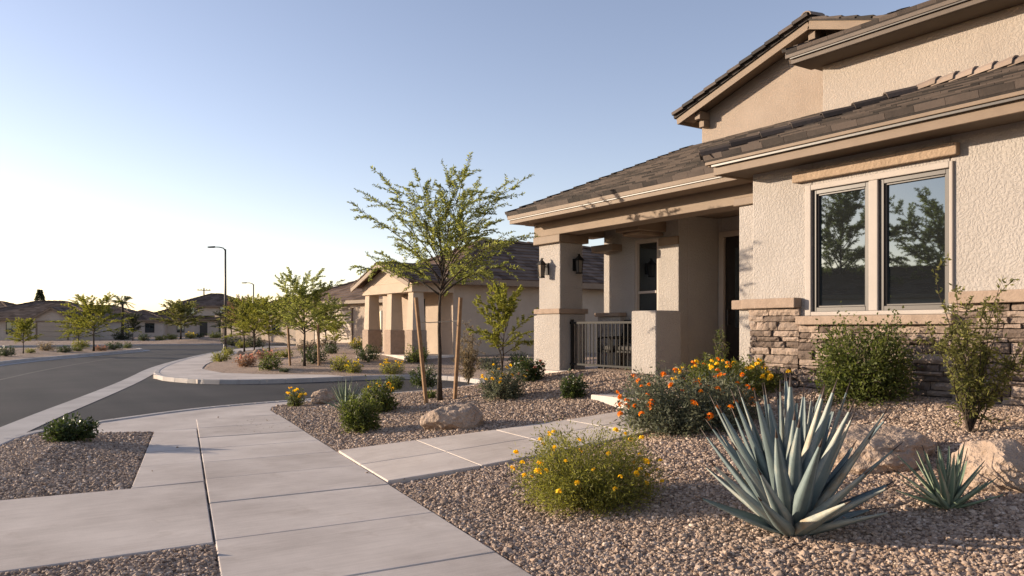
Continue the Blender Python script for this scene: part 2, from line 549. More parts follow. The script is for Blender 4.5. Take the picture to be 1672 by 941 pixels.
M['leaf_mid'] = mat_leaf('leaf_mid_green', (.040,.058,.016), (.13,.145,.038), .35)
M['leaf_gray'] = mat_leaf('leaf_gray_green', (.055,.065,.042), (.155,.165,.105), .25)
M['leaf_gold'] = mat_leaf('leaf_gold_green', (.09,.098,.024), (.25,.24,.058), .4)
M['leaf_dry'] = mat_leaf('leaf_dry', (.11,.085,.05), (.25,.20,.125), .35)
M['leaf_pink'] = mat_leaf('leaf_pinkish', (.12,.075,.045), (.26,.15,.095), .35)
M['leaf_far'] = mat_leaf('leaf_far_dark', (.035,.042,.024), (.085,.09,.045), .3)
M['orange'] = mat_leaf('petal_orange', (.62,.16,.010), (.85,.33,.025), .3)
M['yellow'] = mat_leaf('petal_yellow', (.74,.47,.015), (.90,.68,.04), .3)
M['pink'] = mat_leaf('petal_pink', (.50,.16,.12), (.70,.35,.25), .3)
M['pole'] = mat_noise('lamp_pole', (.055,.045,.038), (.08,.068,.058), 5, .5, .1, 40, .003, .5)
M['far_wall'] = mat_stucco('far_stucco', (.37,.30,.235), (.44,.36,.29), .5)
M['far_wall2'] = mat_stucco('far_stucco_grey', (.44,.37,.305), (.52,.44,.37), .5)
M['far_pale'] = mat_stucco('far_stucco_pale', (.44,.355,.275), (.50,.41,.32), .5)
M['far_roof'] = mat_noise('far_roof_tile', (.085,.058,.045), (.175,.125,.098), 3, .9, .3, 12, .02, .1, True)
M['garage'] = mat_noise('garage_door', (.36,.29,.225), (.41,.33,.26), 2, .6, .1, 20, .004)
M['cushion'] = mat_noise('cushion', (.05,.047,.044), (.085,.08,.075), 12, .9, .3, 80, .004)

def mat_agave(name, c0, c1, edge):
    m, nt, b = new_mat(name)
    at_ = N(nt, 'ShaderNodeAttribute', attribute_name='tint')
    co = coords(nt)
    n1 = N(nt, 'ShaderNodeTexNoise', Scale=9.0, Detail=5.0, Roughness=.6); nt.links.new(co, n1.inputs['Vector'])
    a = N(nt, 'ShaderNodeMath', operation='MULTIPLY_ADD'); a.inputs[1].default_value = .5
    sb = N(nt, 'ShaderNodeMath', operation='SUBTRACT'); sb.inputs[1].default_value = .25
    nt.links.new(at_.outputs['Fac'], sb.inputs[0])
    nt.links.new(n1.outputs['Fac'], a.inputs[0]); nt.links.new(sb.outputs[0], a.inputs[2])
    r = ramp(nt, a.outputs[0], [(0.0, (.05,.032,.024)), (.12, c0), (.75, c1), (.9, edge), (1.0, (.33,.26,.17))])
    nt.links.new(r.outputs[0], b.inputs['Base Color'])
    b.inputs['Roughness'].default_value = .5
    b.inputs['Specular IOR Level'].default_value = .35
    n2 = N(nt, 'ShaderNodeTexNoise', Scale=45.0, Detail=3.0); nt.links.new(co, n2.inputs['Vector'])
    bp = N(nt, 'ShaderNodeBump', Strength=.25, Distance=.004)
    nt.links.new(n2.outputs['Fac'], bp.inputs['Height'])
    nt.links.new(bp.outputs[0], b.inputs['Normal'])
    return m
M['agave'] = mat_agave('agave_blue', (.085,.115,.112), (.20,.25,.245), (.36,.36,.30))
M['agave_green'] = mat_agave('agave_green', (.075,.115,.075), (.19,.25,.17), (.38,.40,.26))

# ------------------------------------------------------------------ ground, road, paving
def axis(lo, hi, segs):
    """segs: list of (start, end, step) fine spans; grows outside them"""
    a = []
    for s, e, st in segs: a += list(np.arange(s, e, st))
    a.append(segs[-1][1])
    st = segs[0][2]; x = segs[0][0]; pre = []
    while x > lo:
        st *= 1.35; x -= st; pre.append(x)
    st = segs[-1][2]; x = segs[-1][1]
    while x < hi:
        st *= 1.35; x += st; a.append(x)
    return np.array(pre[::-1] + a)
gx = axis(-900, 900, [(-15, -3, .4), (-3, 12, .12), (12, 40, .3)])
gy = axis(-300, 1500, [(-3, 26, .12), (26, 80, .3)])
GX, GY = np.meshgrid(gx, gy)
GZ = terrain(GX, GY)
nx, ny = len(gx), len(gy)
gv = np.stack([GX.ravel(), GY.ravel(), GZ.ravel()], 1)
ii = (np.arange(ny - 1)[:, None] * nx + np.arange(nx - 1)[None, :]).ravel()
gf = np.stack([ii, ii + 1, ii + nx + 1, ii + nx], 1)

def np_mesh(name, v, f, tint=None):
    me = bpy.data.meshes.new(name)
    k = f.shape[1]
    me.vertices.add(len(v)); me.vertices.foreach_set('co', np.ascontiguousarray(v, np.float32).ravel())
    me.loops.add(f.size); me.loops.foreach_set('vertex_index', np.ascontiguousarray(f, np.int32).ravel())
    me.polygons.add(len(f))
    me.polygons.foreach_set('loop_start', np.arange(0, f.size, k, dtype=np.int32))
    if tint is not None:
        a = me.attributes.new('tint', 'FLOAT', 'FACE')
        a.data.foreach_set('value', np.ascontiguousarray(tint, np.float32))
    me.update(calc_edges=True)
    return me
g = link_mesh('ground', np_mesh('ground', gv, gf), M['ground'], smooth=True)
tag(g, kind='structure')

def sheet(name, poly, z, mat):
    bm = bmesh.new()
    vs = [bm.verts.new((x, y, z)) for x, y in poly]
    f = bm.faces.new(vs)
    if f.normal.z < 0: f.normal_flip()
    bmesh.ops.triangulate(bm, faces=[f])
    for q in bm.faces:
        q.normal_update()
        if q.normal.z < 0: q.normal_flip()
    me = bpy.data.meshes.new(name)
    bm.to_mesh(me); bm.free()
    return tag(link_mesh(name, me, mat), kind='structure')
sheet('road', ROADP, -.12, M['asphalt'])

def strip(mb, line, d0, d1, z, tint=.5, zb=None):
    a, b = offset_line(line, d0), offset_line(line, d1)
    for i in range(len(line) - 1):
        q = [a[i], b[i], b[i+1], a[i+1]]
        if area(q) < 0: q = q[::-1]
        if zb is None: mb.add([(x, y, z) for x, y in q], [(0, 1, 2, 3)], tint)
        else: mb.hexa([(x, y, zb) for x, y in q], [(x, y, z) for x, y in q], tint)

def resample(line, step):
    out = [line[0]]
    acc = 0
    for i in range(len(line) - 1):
        a, b = line[i], line[i + 1]
        L = math.hypot(b[0]-a[0], b[1]-a[1])
        n = max(1, int(round(L / step)))
        for k in range(1, n + 1):
            out.append((a[0] + (b[0]-a[0])*k/n, a[1] + (b[1]-a[1])*k/n))
    return out

# concrete gutter running straight past the side street, one slab after another
gut_line = chaikin([(-6,-10),(-.05,12.2),(1.0,16.2),(2.5,21.3),(4.05,26.8),(6.04,34.9),(9.6,45.5),(12.5,53.2),(16,60),(19,63.5),(40,72)], 2, False)
mb = MB()
gl = resample(gut_line, 1.5)
rnd = random.Random(3)
for i in range(len(gl) - 1):
    strip(mb, [gl[i], gl[i+1]], -.58, -.015, -.113, rnd.uniform(.35, .65))
tag(mb.build('gutter', M['kerb']), kind='structure')
mb = MB()
strip(mb, RL, .02, .5, -.114)
tag(mb.build('gutter', M['kerb']), kind='structure')

# kerbs: a real step above the road, in cast lengths
def kerb(line, side, step=1.5):
    mb = MB()
    ln = resample(line, step)
    o0, o1 = offset_line(ln, 0.0), offset_line(ln, .17 * side)
    b0, b1 = offset_line(ln, -.03 * side), offset_line(ln, .17 * side)
    for i in range(len(ln) - 1):
        top = [o0[i], o1[i], o1[i+1], o0[i+1]]
        bot = [b0[i], b1[i], b1[i+1], b0[i+1]]
        if area(top) < 0: top = top[::-1]; bot = bot[::-1]
        mb.hexa([(x, y, -.3) for x, y in bot], [(x, y, .012) for x, y in top], rnd.uniform(.35, .65))
    return tag(mb.build('kerb', M['kerb'], bevel=.02), kind='structure')
def sub(line, ymin, ymax, x=None): return [p for p in line if ymin <= p[1] <= ymax]
kerb(RR, 1)
kerb(RL, -1)
kerb(RF, 1)
sheet('lane_line', offset_line(sub(gut_line, 5, 50), -4.15) + offset_line(sub(gut_line, 5, 50), -4.27)[::-1], -.116, M['paint'])

# concrete flatwork: slabs with open joints between them
def shrink(poly, d):
    """inset a convex quad/polygon"""
    p = poly if area(poly) > 0 else poly[::-1]
    n = len(p); out = []
    for i in range(n):
        a, b, c = p[i-1], p[i], p[(i+1) % n]
        e1 = Vector((b[0]-a[0], b[1]-a[1])).normalized(); e2 = Vector((c[0]-b[0], c[1]-b[1])).normalized()
        n1 = Vector((-e1.y, e1.x)); n2 = Vector((-e2.y, e2.x))
        m = (n1 + n2); m = m / max(.3, m.length_squared) * 2
        out.append((b[0] + m.x * d, b[1] + m.y * d))
    return out
mb = MB()
ys = [-4, -2.8, -1.5, -.2, 1.0, 2.15, 3.35, 4.6, 5.84, 7.1, 8.25, 9.3, 10.35, 11.4, 12.5, 13.7]
for a, b in zip(ys, ys[1:]):
    k = -.05
    q = [(swl(a), a), (swr(a), a + k * (swr(a) - swl(a))), (swr(b), b + k * (swr(b) - swl(b))), (swl(b), b)]
    mb.prism(shrink(q, .0055), -.12, rnd.uniform(-.003, .003), rnd.uniform(.3, .75))
tag(mb.build('sidewalk', M['concrete'], bevel=.008), kind='structure')
mb = MB(); mb.prism(shrink(LANDING, .006), -.13, -.004, .5)
tag(mb.build('sidewalk_landing', M['concrete'], bevel=.008), kind='structure')
mb = MB()
for a, b in ((8.15, 9.35), (9.35, 10.4), (10.4, 11.45), (11.45, 12.46)):
    l = lambda y: 1.11 + (y - 8.15) * .2079
    q = [(l(a), a), (swl(a) - .004, a), (swl(b) - .004, b), (l(b), b)]
    mb.prism(shrink(q, .005), -.12, rnd.uniform(-.003, .003), rnd.uniform(.35, .7))
tag(mb.build('sidewalk_panel', M['concrete'], bevel=.008), kind='structure')
mb = MB(); mb.prism(shrink(DRIVE, .004), -.13, .002, .42)
tag(mb.build('driveway', M['concrete'], bevel=.008), kind='structure')
mb = MB(); mb.prism([(-2.3, 5.9), (-1.76, 5.9), (-1.12, 8.25), (-1.7, 8.25)], -.2, -.05, .5)
tag(mb.build('driveway_apron', M['kerb'], bevel=.02), kind='structure')
mb = MB()
fw = FARWALK
left = resample([(4.36,27.3),(6.2,34.85),(9.75,45.4),(12.65,53.1),(16.1,59.85),(19.1,63.3),(40,71.7)], 1.8)
right = resample([(6.5,27.2),(6.4,30),(7.6,34.6),(11.2,45),(13.9,52.3),(17,58.6),(19.8,61.6),(40,70)], 1.8)
K = 34
def lerp_line(line, t):
    s = [0]
    for i in range(len(line)-1): s.append(s[-1] + math.dist(line[i], line[i+1]))
    d = t * s[-1]
    for i in range(len(line)-1):
        if d <= s[i+1] + 1e-9:
            k = (d - s[i]) / max(1e-9, s[i+1] - s[i])
            return (line[i][0] + (line[i+1][0]-line[i][0])*k, line[i][1] + (line[i+1][1]-line[i][1])*k)
    return line[-1]
for i in range(K):
    q = [lerp_line(left, i/K), lerp_line(right, i/K), lerp_line(right, (i+1)/K), lerp_line(left, (i+1)/K)]
    mb.prism(shrink(q, .008), -.12, .004, rnd.uniform(.35, .7))
mb.prism([(4.38,27.28),(6.48,27.18),(7.5,25.6),(9.0,24.4),(9.2,23.24),(6.7,23.0),(5.05,24.14)], -.12, .003, .5)
tag(mb.build('sidewalk', M['concrete'], bevel=.006), kind='structure')

# front walk rising to the porch
mb = MB()
xs = [0, .27, .31, .62, .66, 1.0]
def wl_(t): return lerp_line(WALK_L, t)
def wu_(t): return lerp_line(WALK_U, t)
for a, b in ((0, .24), (.24, .5), (.5, .75), (.75, 1)):
    for c, d in ((0, .5), (.5, 1)):
        def pt(t, s):
            l, u = wl_(t), wu_(t)
            return (l[0] + (u[0]-l[0])*s, l[1] + (u[1]-l[1])*s)
        q = shrink([pt(a, c), pt(b, c), pt(b, d), pt(a, d)], .006)
        q = q if area(q) > 0 else q[::-1]
        mb.hexa([(x, y, float(walk_z(x)) - .12) for x, y in q], [(x, y, float(walk_z(x)) + .012) for x, y in q], rnd.uniform(.4, .75))
tag(mb.build('path', M['concrete'], bevel=.008), kind='structure')
mb = MB()
mb.box(7.37, 9.18, 7.02, 9.1, .1, .52, .6)
tag(mb.build('step', M['concrete'], bevel=.015), kind='structure')

# ------------------------------------------------------------------ loose gravel stones over the beds near the camera
def scatter_gravel():
    rng = np.random.default_rng(5)
    n = 600000
    X = rng.uniform(-2.2, 9.2, n); Y = rng.uniform(1.6, 17.5, n)
    s, c = math.sin(YAW), math.cos(YAW)
    t = X * s + Y * c
    rr = (X * c - Y * s)
    keep = (t > 2.6) & (np.abs(rr) < .78 * t + 1.2)
    dens = np.clip((7.5 / np.maximum(t, 1)) ** 1.5, 0, 1)
    keep &= rng.random(n) < dens
    X, Y, t = X[keep], Y[keep], t[keep]
    ok = np.ones(len(X), bool)
    stray = rng.random(len(X)) < .0007               # a few stones kicked onto the paving
    for p in LOW + [WALK]:
        dd = sdf(p, X, Y)
        ok &= (dd > .02) | (stray & (dd > -rng.exponential(.12, len(X))))
    ok &= ~((X > 7.35) & (Y > 7.0) & (Y < 9.12))
    ok &= ~((X > 8.78) & (Y < 7.7)) & ~((X > 9.15) & (Y >= 7.0) & (Y < 13.7))
    ok &= sdf(ROADP, X, Y) > .19
    X, Y, t = X[ok], Y[ok], t[ok]
    Z = terrain(X, Y, True) + rng.uniform(-.004, .009, len(X))
    for p in LOW[1:]: Z = np.where(sdf(p, X, Y) < .02, .006, Z)
    Z = np.where(sdf(WALK, X, Y) < .02, walk_z(X) + .018, Z)
    me = bpy.data.meshes.new('gravel')
    me.vertices.add(len(X))
    me.vertices.foreach_set('co', np.stack([X, Y, Z], 1).astype(np.float32).ravel())
    sz = .0098 * np.exp(rng.normal(0, .36, len(X))) * (1 + .35 * np.clip((t - 7) / 6, 0, 1.5))
    S = np.stack([sz * rng.uniform(.85, 1.4, len(X)), sz * rng.uniform(.7, 1.1, len(X)), sz * rng.uniform(.5, .8, len(X))], 1)
    Rm = np.stack([rng.uniform(-.5, .5, len(X)), rng.uniform(-.5, .5, len(X)), rng.uniform(0, 6.283, len(X))], 1)
    a = me.attributes.new('scl', 'FLOAT_VECTOR', 'POINT'); a.data.foreach_set('vector', S.astype(np.float32).ravel())
    a = me.attributes.new('rot', 'FLOAT_VECTOR', 'POINT'); a.data.foreach_set('vector', Rm.astype(np.float32).ravel())
    a = me.attributes.new('tint', 'FLOAT', 'POINT'); a.data.foreach_set('value', np.clip(rng.normal(.5, .21, len(X)), 0, 1).astype(np.float32))
    o = link_mesh('gravel', me, M['pebble'])
    ng = bpy.data.node_groups.new('gravel_stones', 'GeometryNodeTree')
    ng.interface.new_socket('Geometry', in_out='INPUT', socket_type='NodeSocketGeometry')
    ng.interface.new_socket('Geometry', in_out='OUTPUT', socket_type='NodeSocketGeometry')
    L = ng.links
    gi, go = ng.nodes.new('NodeGroupInput'), ng.nodes.new('NodeGroupOutput')
    g2i = ng.nodes.new('GeometryNodeGeometryToInstance')
    for k in range(6):
        ico = ng.nodes.new('GeometryNodeMeshIcoSphere'); ico.inputs['Subdivisions'].default_value = 2
        sp = ng.nodes.new('GeometryNodeSetPosition')
        nz = ng.nodes.new('ShaderNodeTexNoise'); nz.noise_dimensions = '4D'
        nz.inputs['W'].default_value = k * 7.3; nz.inputs['Scale'].default_value = 1.1; nz.inputs['Detail'].default_value = 1.0
        sb = ng.nodes.new('ShaderNodeVectorMath'); sb.operation = 'SUBTRACT'; sb.inputs[1].default_value = (.5, .5, .5)
        ml = ng.nodes.new('ShaderNodeVectorMath'); ml.operation = 'SCALE'; ml.inputs['Scale'].default_value = 1.5
        L.new(nz.outputs['Color'], sb.inputs[0]); L.new(sb.outputs[0], ml.inputs[0])
        L.new(ico.outputs['Mesh'], sp.inputs['Geometry']); L.new(ml.outputs[0], sp.inputs['Offset'])
        L.new(sp.outputs[0], g2i.inputs[0])
    sm = ng.nodes.new('GeometryNodeSetMaterial'); sm.inputs['Material'].default_value = M['pebble']
    L.new(g2i.outputs[0], sm.inputs[0])
    iop = ng.nodes.new('GeometryNodeInstanceOnPoints')
    ri = ng.nodes.new('FunctionNodeRandomValue'); ri.data_type = 'INT'
    for s_ in ri.inputs:
        if s_.type == 'INT' and s_.name == 'Min': s_.default_value = 0
        if s_.type == 'INT' and s_.name == 'Max': s_.default_value = 5
    iop.inputs['Pick Instance'].default_value = True
    L.new(gi.outputs[0], iop.inputs['Points']); L.new(sm.outputs[0], iop.inputs['Instance'])
    L.new([s_ for s_ in ri.outputs if s_.type == 'INT'][0], iop.inputs['Instance Index'])
    for nm, sock in (('rot', 'Rotation'), ('scl', 'Scale')):
        na = ng.nodes.new('GeometryNodeInputNamedAttribute'); na.data_type = 'FLOAT_VECTOR'
        na.inputs['Name'].default_value = nm
        out = [s_ for s_ in na.outputs if s_.type == 'VECTOR' and s_.enabled][0]
        L.new(out, iop.inputs[sock])
    L.new(iop.outputs[0], go.inputs[0])
    md = o.modifiers.new('stones', 'NODES'); md.node_group = ng
    tag(o, 'loose tan and brown gravel covering the planting beds', 'gravel', kind='stuff')
    print('pebbles', len(X))
scatter_gravel()

# ------------------------------------------------------------------ roofs
def clip_poly(poly, clip):
    """Sutherland-Hodgman; clip is convex and CCW"""
    out = poly
    n = len(clip)
    for i in range(n):
        ax, ay = clip[i]; bx, by = clip[(i+1) % n]
        inp, out = out, []
        if not inp: break
        side = lambda p: (bx-ax)*(p[1]-ay) - (by-ay)*(p[0]-ax)
        for j in range(len(inp)):
            p, q = inp[j], inp[(j+1) % len(inp)]
            sp_, sq = side(p), side(q)
            if sp_ >= 0: out.append(p)
            if (sp_ >= 0) != (sq >= 0):
                k = sp_ / (sp_ - sq)
                out.append((p[0] + (q[0]-p[0])*k, p[1] + (q[1]-p[1])*k))
    return out

def tiles(mb, P0, U, V, poly, course=.34, w=.33, th=.035, seed=1):
    """flat tiles in courses on the slope P0 + u*U + v*V inside the convex outline poly (u, v)"""
    rn = random.Random(seed)
    P0, U, V = Vector(P0), Vector(U).normalized(), Vector(V).normalized()
    Nn = U.cross(V)
    flip = Nn.z < 0
    if flip: Nn = -Nn
    if area(poly) < 0: poly = poly[::-1]
    us = [p[0] for p in poly]; vs = [p[1] for p in poly]
    rows = int((max(vs) - min(vs)) / course) + 1
    cols = int((max(us) - min(us)) / w) + 2
    # deck under the tiles
    bot = [P0 + U*u + V*v - Nn*.03 for u, v in poly]; top = [P0 + U*u + V*v - Nn*.002 for u, v in poly]
    if flip: bot = bot[::-1]; top = top[::-1]
    mb.hexa(bot, top, .3)
    for i in range(rows):
        v0 = min(vs) + i * course; v1 = v0 + course + .04
        off = (i % 2) * w / 2 + rn.uniform(-.01, .01)
        for j in range(-1, cols):
            u0 = min(us) + j * w + off
            rect = [(u0 + .002, v0), (u0 + w - .002, v0), (u0 + w - .002, v1), (u0 + .002, v1)]
            q = clip_poly(rect, poly)
            if len(q) < 3 or abs(area(q)) < .002: continue
            jit = rn.uniform(-.003, .004); vj = rn.uniform(-.004, .004)
            bot, top = [], []
            for u, v in q:
                b = P0 + U*u + V*(v + (vj if v > min(vs) + .01 else 0))
                bot.append(b + Nn*.0)
                top.append(b + Nn*(th + jit + th * .8 * (1 - (v - v0) / course)))
            if flip: bot = bot[::-1]; top = top[::-1]
            mb.hexa(bot, top, min(1, max(0, rn.gauss(.5, .22))))

def caps(mb, A, B, r=.13, L=.36, seed=1, lift=.05):
    """overlapping barrel caps along a ridge or hip from A (low) to B (high)"""
    rn = random.Random(seed)
    A, B = Vector(A), Vector(B)
    d = (B - A); n = max(1, int(d.length / L)); d.normalize()
    sd = d.cross(Vector((0, 0, 1))).normalized(); up = sd.cross(d)
    st = (B - A).length / n
    for i in range(n):
        p0 = A + d * (i * st - .03); p1 = A + d * ((i + 1) * st + .03)
        r0, r1 = r * rn.uniform(1.0, 1.08), r * .88
        vs = []
        for p, rad, l in ((p0, r0, lift + .018), (p1, r1, lift - .006)):
            for k in range(7):
                a = math.pi * (k / 6)
                vs.append(p + sd * (math.cos(a) * rad) + up * (math.sin(a) * rad * .8 + l - .05))
            for k in range(7):
                a = math.pi * (k / 6)
                vs.append(p + sd * (math.cos(a) * (rad - .022)) + up * (math.sin(a) * (rad * .8 - .022) + l - .05))
        fs = []
        for k in range(6):
            fs.append((k, k+1, 14+k+1, 14+k)); fs.append((7+k+1, 7+k, 21+k, 21+k+1))
            fs.append((k+1, k, 7+k, 7+k+1)); fs.append((14+k, 14+k+1, 21+k+1, 21+k))
        fs += [(0, 14, 21, 7), (6, 13, 27, 20)]
        mb.add(vs, fs, min(1, max(0, rn.gauss(.5, .22))))

# ------------------------------------------------------------------ window builder (faces -X at wall plane x)
def window_x(house, x, y0, y1, z0, z1, rails=(), fw=.055, mat='bronze', deep=.04, label=None):
    """frame as a part with its pane as sub-part; the wall face is at x, the glass sits deep behind it"""
    m = MB()
    xi, xo = x + deep + .05, x + deep - .03
    m.box(xo, xi, y0, y0 + fw, z0, z1); m.box(xo, xi, y1 - fw, y1, z0, z1)
    m.box(xo, xi, y0 + fw, y1 - fw, z0, z0 + fw); m.box(xo, xi, y0 + fw, y1 - fw, z1 - fw, z1)
    # inner sash step
    s = .022
    m.box(xo + .02, xi, y0 + fw, y0 + fw + s, z0 + fw, z1 - fw); m.box(xo + .02, xi, y1 - fw - s, y1 - fw, z0 + fw, z1 - fw)
    m.box(xo + .02, xi, y0 + fw + s, y1 - fw - s, z0 + fw, z0 + fw + s); m.box(xo + .02, xi, y0 + fw + s, y1 - fw - s, z1 - fw - s, z1 - fw)
    for r_ in rails: m.box(xo + .01, xi, y0 + fw + s, y1 - fw - s, r_ - .025, r_ + .025)
    fr = m.build('window', M[mat], house, bevel=.004)
    if label: fr['label'] = label
    g_ = MB(); g_.box(x + deep + .02, x + deep + .035, y0 + fw + s - .005, y1 - fw - s + .005, z0 + fw + s - .005, z1 - fw - s + .005)
    g_.build('pane', M['glass'], fr)
    return fr

# ------------------------------------------------------------------ the house in front
HOUSE = empty('house', (11.0, 6.0, .6))
tag(HOUSE, 'beige stucco two storey house with stone base, large double window and covered porch', 'house')
XW = 8.8                                     # face of the window wall
YC = 7.34                                    # its corner at the porch
w = MB()
wy0, wm0, wm1, wy1, wz0, wz1 = 4.64, 5.475, 5.60, 6.39, 1.70, 3.25
T = .28
w.box(XW, XW + T, wy1, YC, .2, 3.66)
w.box(XW, XW + T, -5, wy0, .2, 3.66)
w.box(XW, XW + T, wy0, wy1, .2, wz0)
w.box(XW, XW + T, wy0, wy1, wz1, 3.66)
w.box(XW + .02, XW + T, wm0 + .0, wm1 - .0, wz0, wz1)
w.box(XW + T, 12.2, 7.0, YC, .2, 3.66)       # entry side wall
w.build('wall', M['stucco'], HOUSE, bevel=.018)
w = MB(); w.box(8.93, 9.5, YC + .003, 7.69, .2, 3.22)
w.build('wall', M['stucco'], HOUSE, bevel=.018)
w = MB()                                     # walls at the back of the porch
XB = 10.7
w.box(XB, XB + .25, 10.63, 11.18, .4, 3.6); w.box(XB, XB + .25, 11.84, 12.78, .4, 3.6)
w.box(XB, XB + .25, 11.18, 11.84, .4, 1.62); w.box(XB, XB + .25, 11.18, 11.84, 3.22, 3.6)
w.box(XB + .25, 11.76, 10.63, 10.85, .4, 3.6)
w.box(11.76, 12.0, 7.34, 9.55, .4, 3.6); w.box(11.76, 12.0, 10.56, 10.85, .4, 3.6); w.box(11.76, 12.0, 9.55, 10.56, 3.3, 3.6)
w.box(XB + .25, 19.5, 12.6, 12.78, .4, 3.9)
w.box(10.55, XB - .003, 12.1, 12.8, .5, 1.72)
w.build('wall', M['stucco'], HOUSE, bevel=.015)
w = MB(); w.box(10.5, XB - .004, 12.06, 12.84, 1.723, 1.80); w.build('wall_cap', M['cap'], HOUSE, bevel=.01)
# upper storey
w = MB()
w.box(13.4, 13.65, -6, 9.5, 3.7, 6.62); w.box(13.65, 20, 9.25, 9.5, 3.7, 6.62)
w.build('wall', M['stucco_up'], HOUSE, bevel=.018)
w = MB()
GY0, GYR, GY1, GXW = 6.7, 9.93, 13.16, 14.0
w.hexa([(GXW, y, z) for y, z in ((GY0, 3.7), (GY1, 3.7), (GY1, 6.48), (GYR, 7.50), (GY0, 6.48))][::-1],
       [(GXW + .25, y, z) for y, z in ((GY0, 3.7), (GY1, 3.7), (GY1, 6.48), (GYR, 7.50), (GY0, 6.48))][::-1])
w.box(GXW + .25, 20, GY1 - .25, GY1, 3.7, 6.48)
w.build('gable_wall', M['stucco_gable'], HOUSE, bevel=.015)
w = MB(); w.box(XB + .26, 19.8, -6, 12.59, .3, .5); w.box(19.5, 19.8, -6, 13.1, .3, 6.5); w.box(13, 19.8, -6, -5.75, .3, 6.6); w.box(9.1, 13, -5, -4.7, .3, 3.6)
w.build('wall', M['stucco_up'], HOUSE)

# stone base
def stone_wall(name, x, y0, y1, z0, z1, seed):
    rn = random.Random(seed)
    mbk = MB()
    z = z0
    while z < z1 - .03:
        h = min(rn.choice([.05, .065, .08, .095, .115]), z1 - z)
        if z1 - z - h < .05: h = z1 - z
        y = y1
        while y > y0 + .02:
            L = min(rn.uniform(.12, .42), y - y0)
            if y - y0 - L < .1: L = y - y0
            dep = rn.uniform(.05, .088)
            nY = max(3, int(L / .05)); nZ = max(2, int(h / .035))
            ya, yb, za, zb = y - .006, y - L + .006, z + .005, z + h - .005
            vs, fs = [], []
            tilt = rn.uniform(-.012, .012); tl2 = rn.uniform(-.015, .015)
            for iz in range(nZ + 1):
                for iy in range(nY + 1):
                    u, v = iy / nY, iz / nZ
                    edge = (iy in (0, nY)) or (iz in (0, nZ))
                    yy = ya + (yb - ya) * u; zz = za + (zb - za) * v
                    nn = noise.noise(Vector((yy * 9, zz * 14, seed))) * .018 + noise.noise(Vector((yy * 31, zz * 40, seed + 5))) * .008
                    dd = dep + nn + tilt * (v - .5) * 2 + tl2 * (u - .5) * 2 - (rn.uniform(.006, .02) if edge else 0)
                    if edge:
                        yy += rn.uniform(-.004, .004); zz += rn.uniform(-.004, .004)
                    vs.append((x - max(.02, dd), yy, zz))
            st = nY + 1
            for iz in range(nZ):
                for iy in range(nY):
                    a = iz * st + iy
                    fs.append((a, a + 1, a + st + 1, a + st))
            b = len(vs)
            ring = [iy for iy in range(nY + 1)] + [iz * st + nY for iz in range(1, nZ + 1)] + [nZ * st + iy for iy in range(nY - 1, -1, -1)] + [iz * st for iz in range(nZ - 1, 0, -1)]
            for i_ in ring:
                p = vs[i_]; vs.append((x + .001, p[1], p[2]))
            for k in range(len(ring)):
                k2 = (k + 1) % len(ring)
                fs.append((ring[k2], ring[k], b + k, b + k2))
            mbk.add(vs, fs, min(1, max(0, rn.gauss(.5, .25))))
            y -= L
        z += h
    return mbk
sm = stone_wall('s', XW - .02, wy1 + .15, YC, .35, 1.752, 3)
s2 = stone_wall('s', XW - .02, wy0 - .06, wy1 + .15, .35, 1.53, 4)
s3 = stone_wall('s', XW - .02, -4.5, wy0 - .06, .35, 1.752, 5)
for q in (s2, s3): sm.add(q.v, [], 0); 
sm = MB()
for q in (stone_wall('s', XW - .02, wy1 + .15, YC, .35, 1.752, 3), s2, s3):
    b = len(sm.v); sm.v += q.v; sm.f += [[i + b for i in f] for f in q.f]; sm.t += q.t
so = sm.build('stone_veneer', M['stone'], HOUSE)
mm = MB(); mm.box(XW - .022, XW - .002, -4.5, YC - .005, .35, 1.52); mm.build('mortar', M['mortar'], so)
# caps and sills
c = MB(); c.box(XW - .16, XW - .004, wy1 + .15, YC + .06, 1.755, 1.885); c.box(8.84, 9.0, YC + .063, 7.75, 1.755, 1.885)
c.build('wall_cap', M['cap'], HOUSE, bevel=.012)
c = MB(); c.box(XW - .16, XW - .004, -4.5, wy0 - .06, 1.755, 1.885); c.build('wall_cap', M['cap'], HOUSE, bevel=.012)
c = MB(); c.box(XW - .17, XW - .004, wy0 - .10, wy1 + .13, 1.535, 1.645); c.build('window_sill', M['cap'], HOUSE, bevel=.012)
c = MB()
for a, b, zz0, zz1 in ((wy1, wy1 + .09, wz0 - .05, wz1 + .07), (wy0 - .04, wy0, wz0 - .05, wz1 + .07)):
    c.box(XW - .03, XW + .06, a, b, zz0, zz1)
c.box(XW - .03, XW + .06, wy0, wy1, wz1, wz1 + .07); c.box(XW - .03, XW + .06, wy0, wy1, wz0 - .052, wz0)
c.box(XW - .025, XW + .018, wm0 + .004, wm1 - .004, wz0, wz1)
c.build('window_trim', M['trim_pale'], HOUSE, bevel=.01)
c = MB(); c.box(XW - .09, XW - .003, 4.53, 6.63, 3.37, 3.505); c.build('lintel', M['trim_rough'], HOUSE, bevel=.012)
window_x(HOUSE, XW, wm1, wy1, wz0, wz1)
window_x(HOUSE, XW, wy0, wm0, wz0, wz1)
window_x(HOUSE, XB, 11.18, 11.84, 1.62, 3.22, rails=(2.19,), fw=.05, mat='frame_pale', deep=.05, label='small porch window with pale frame')

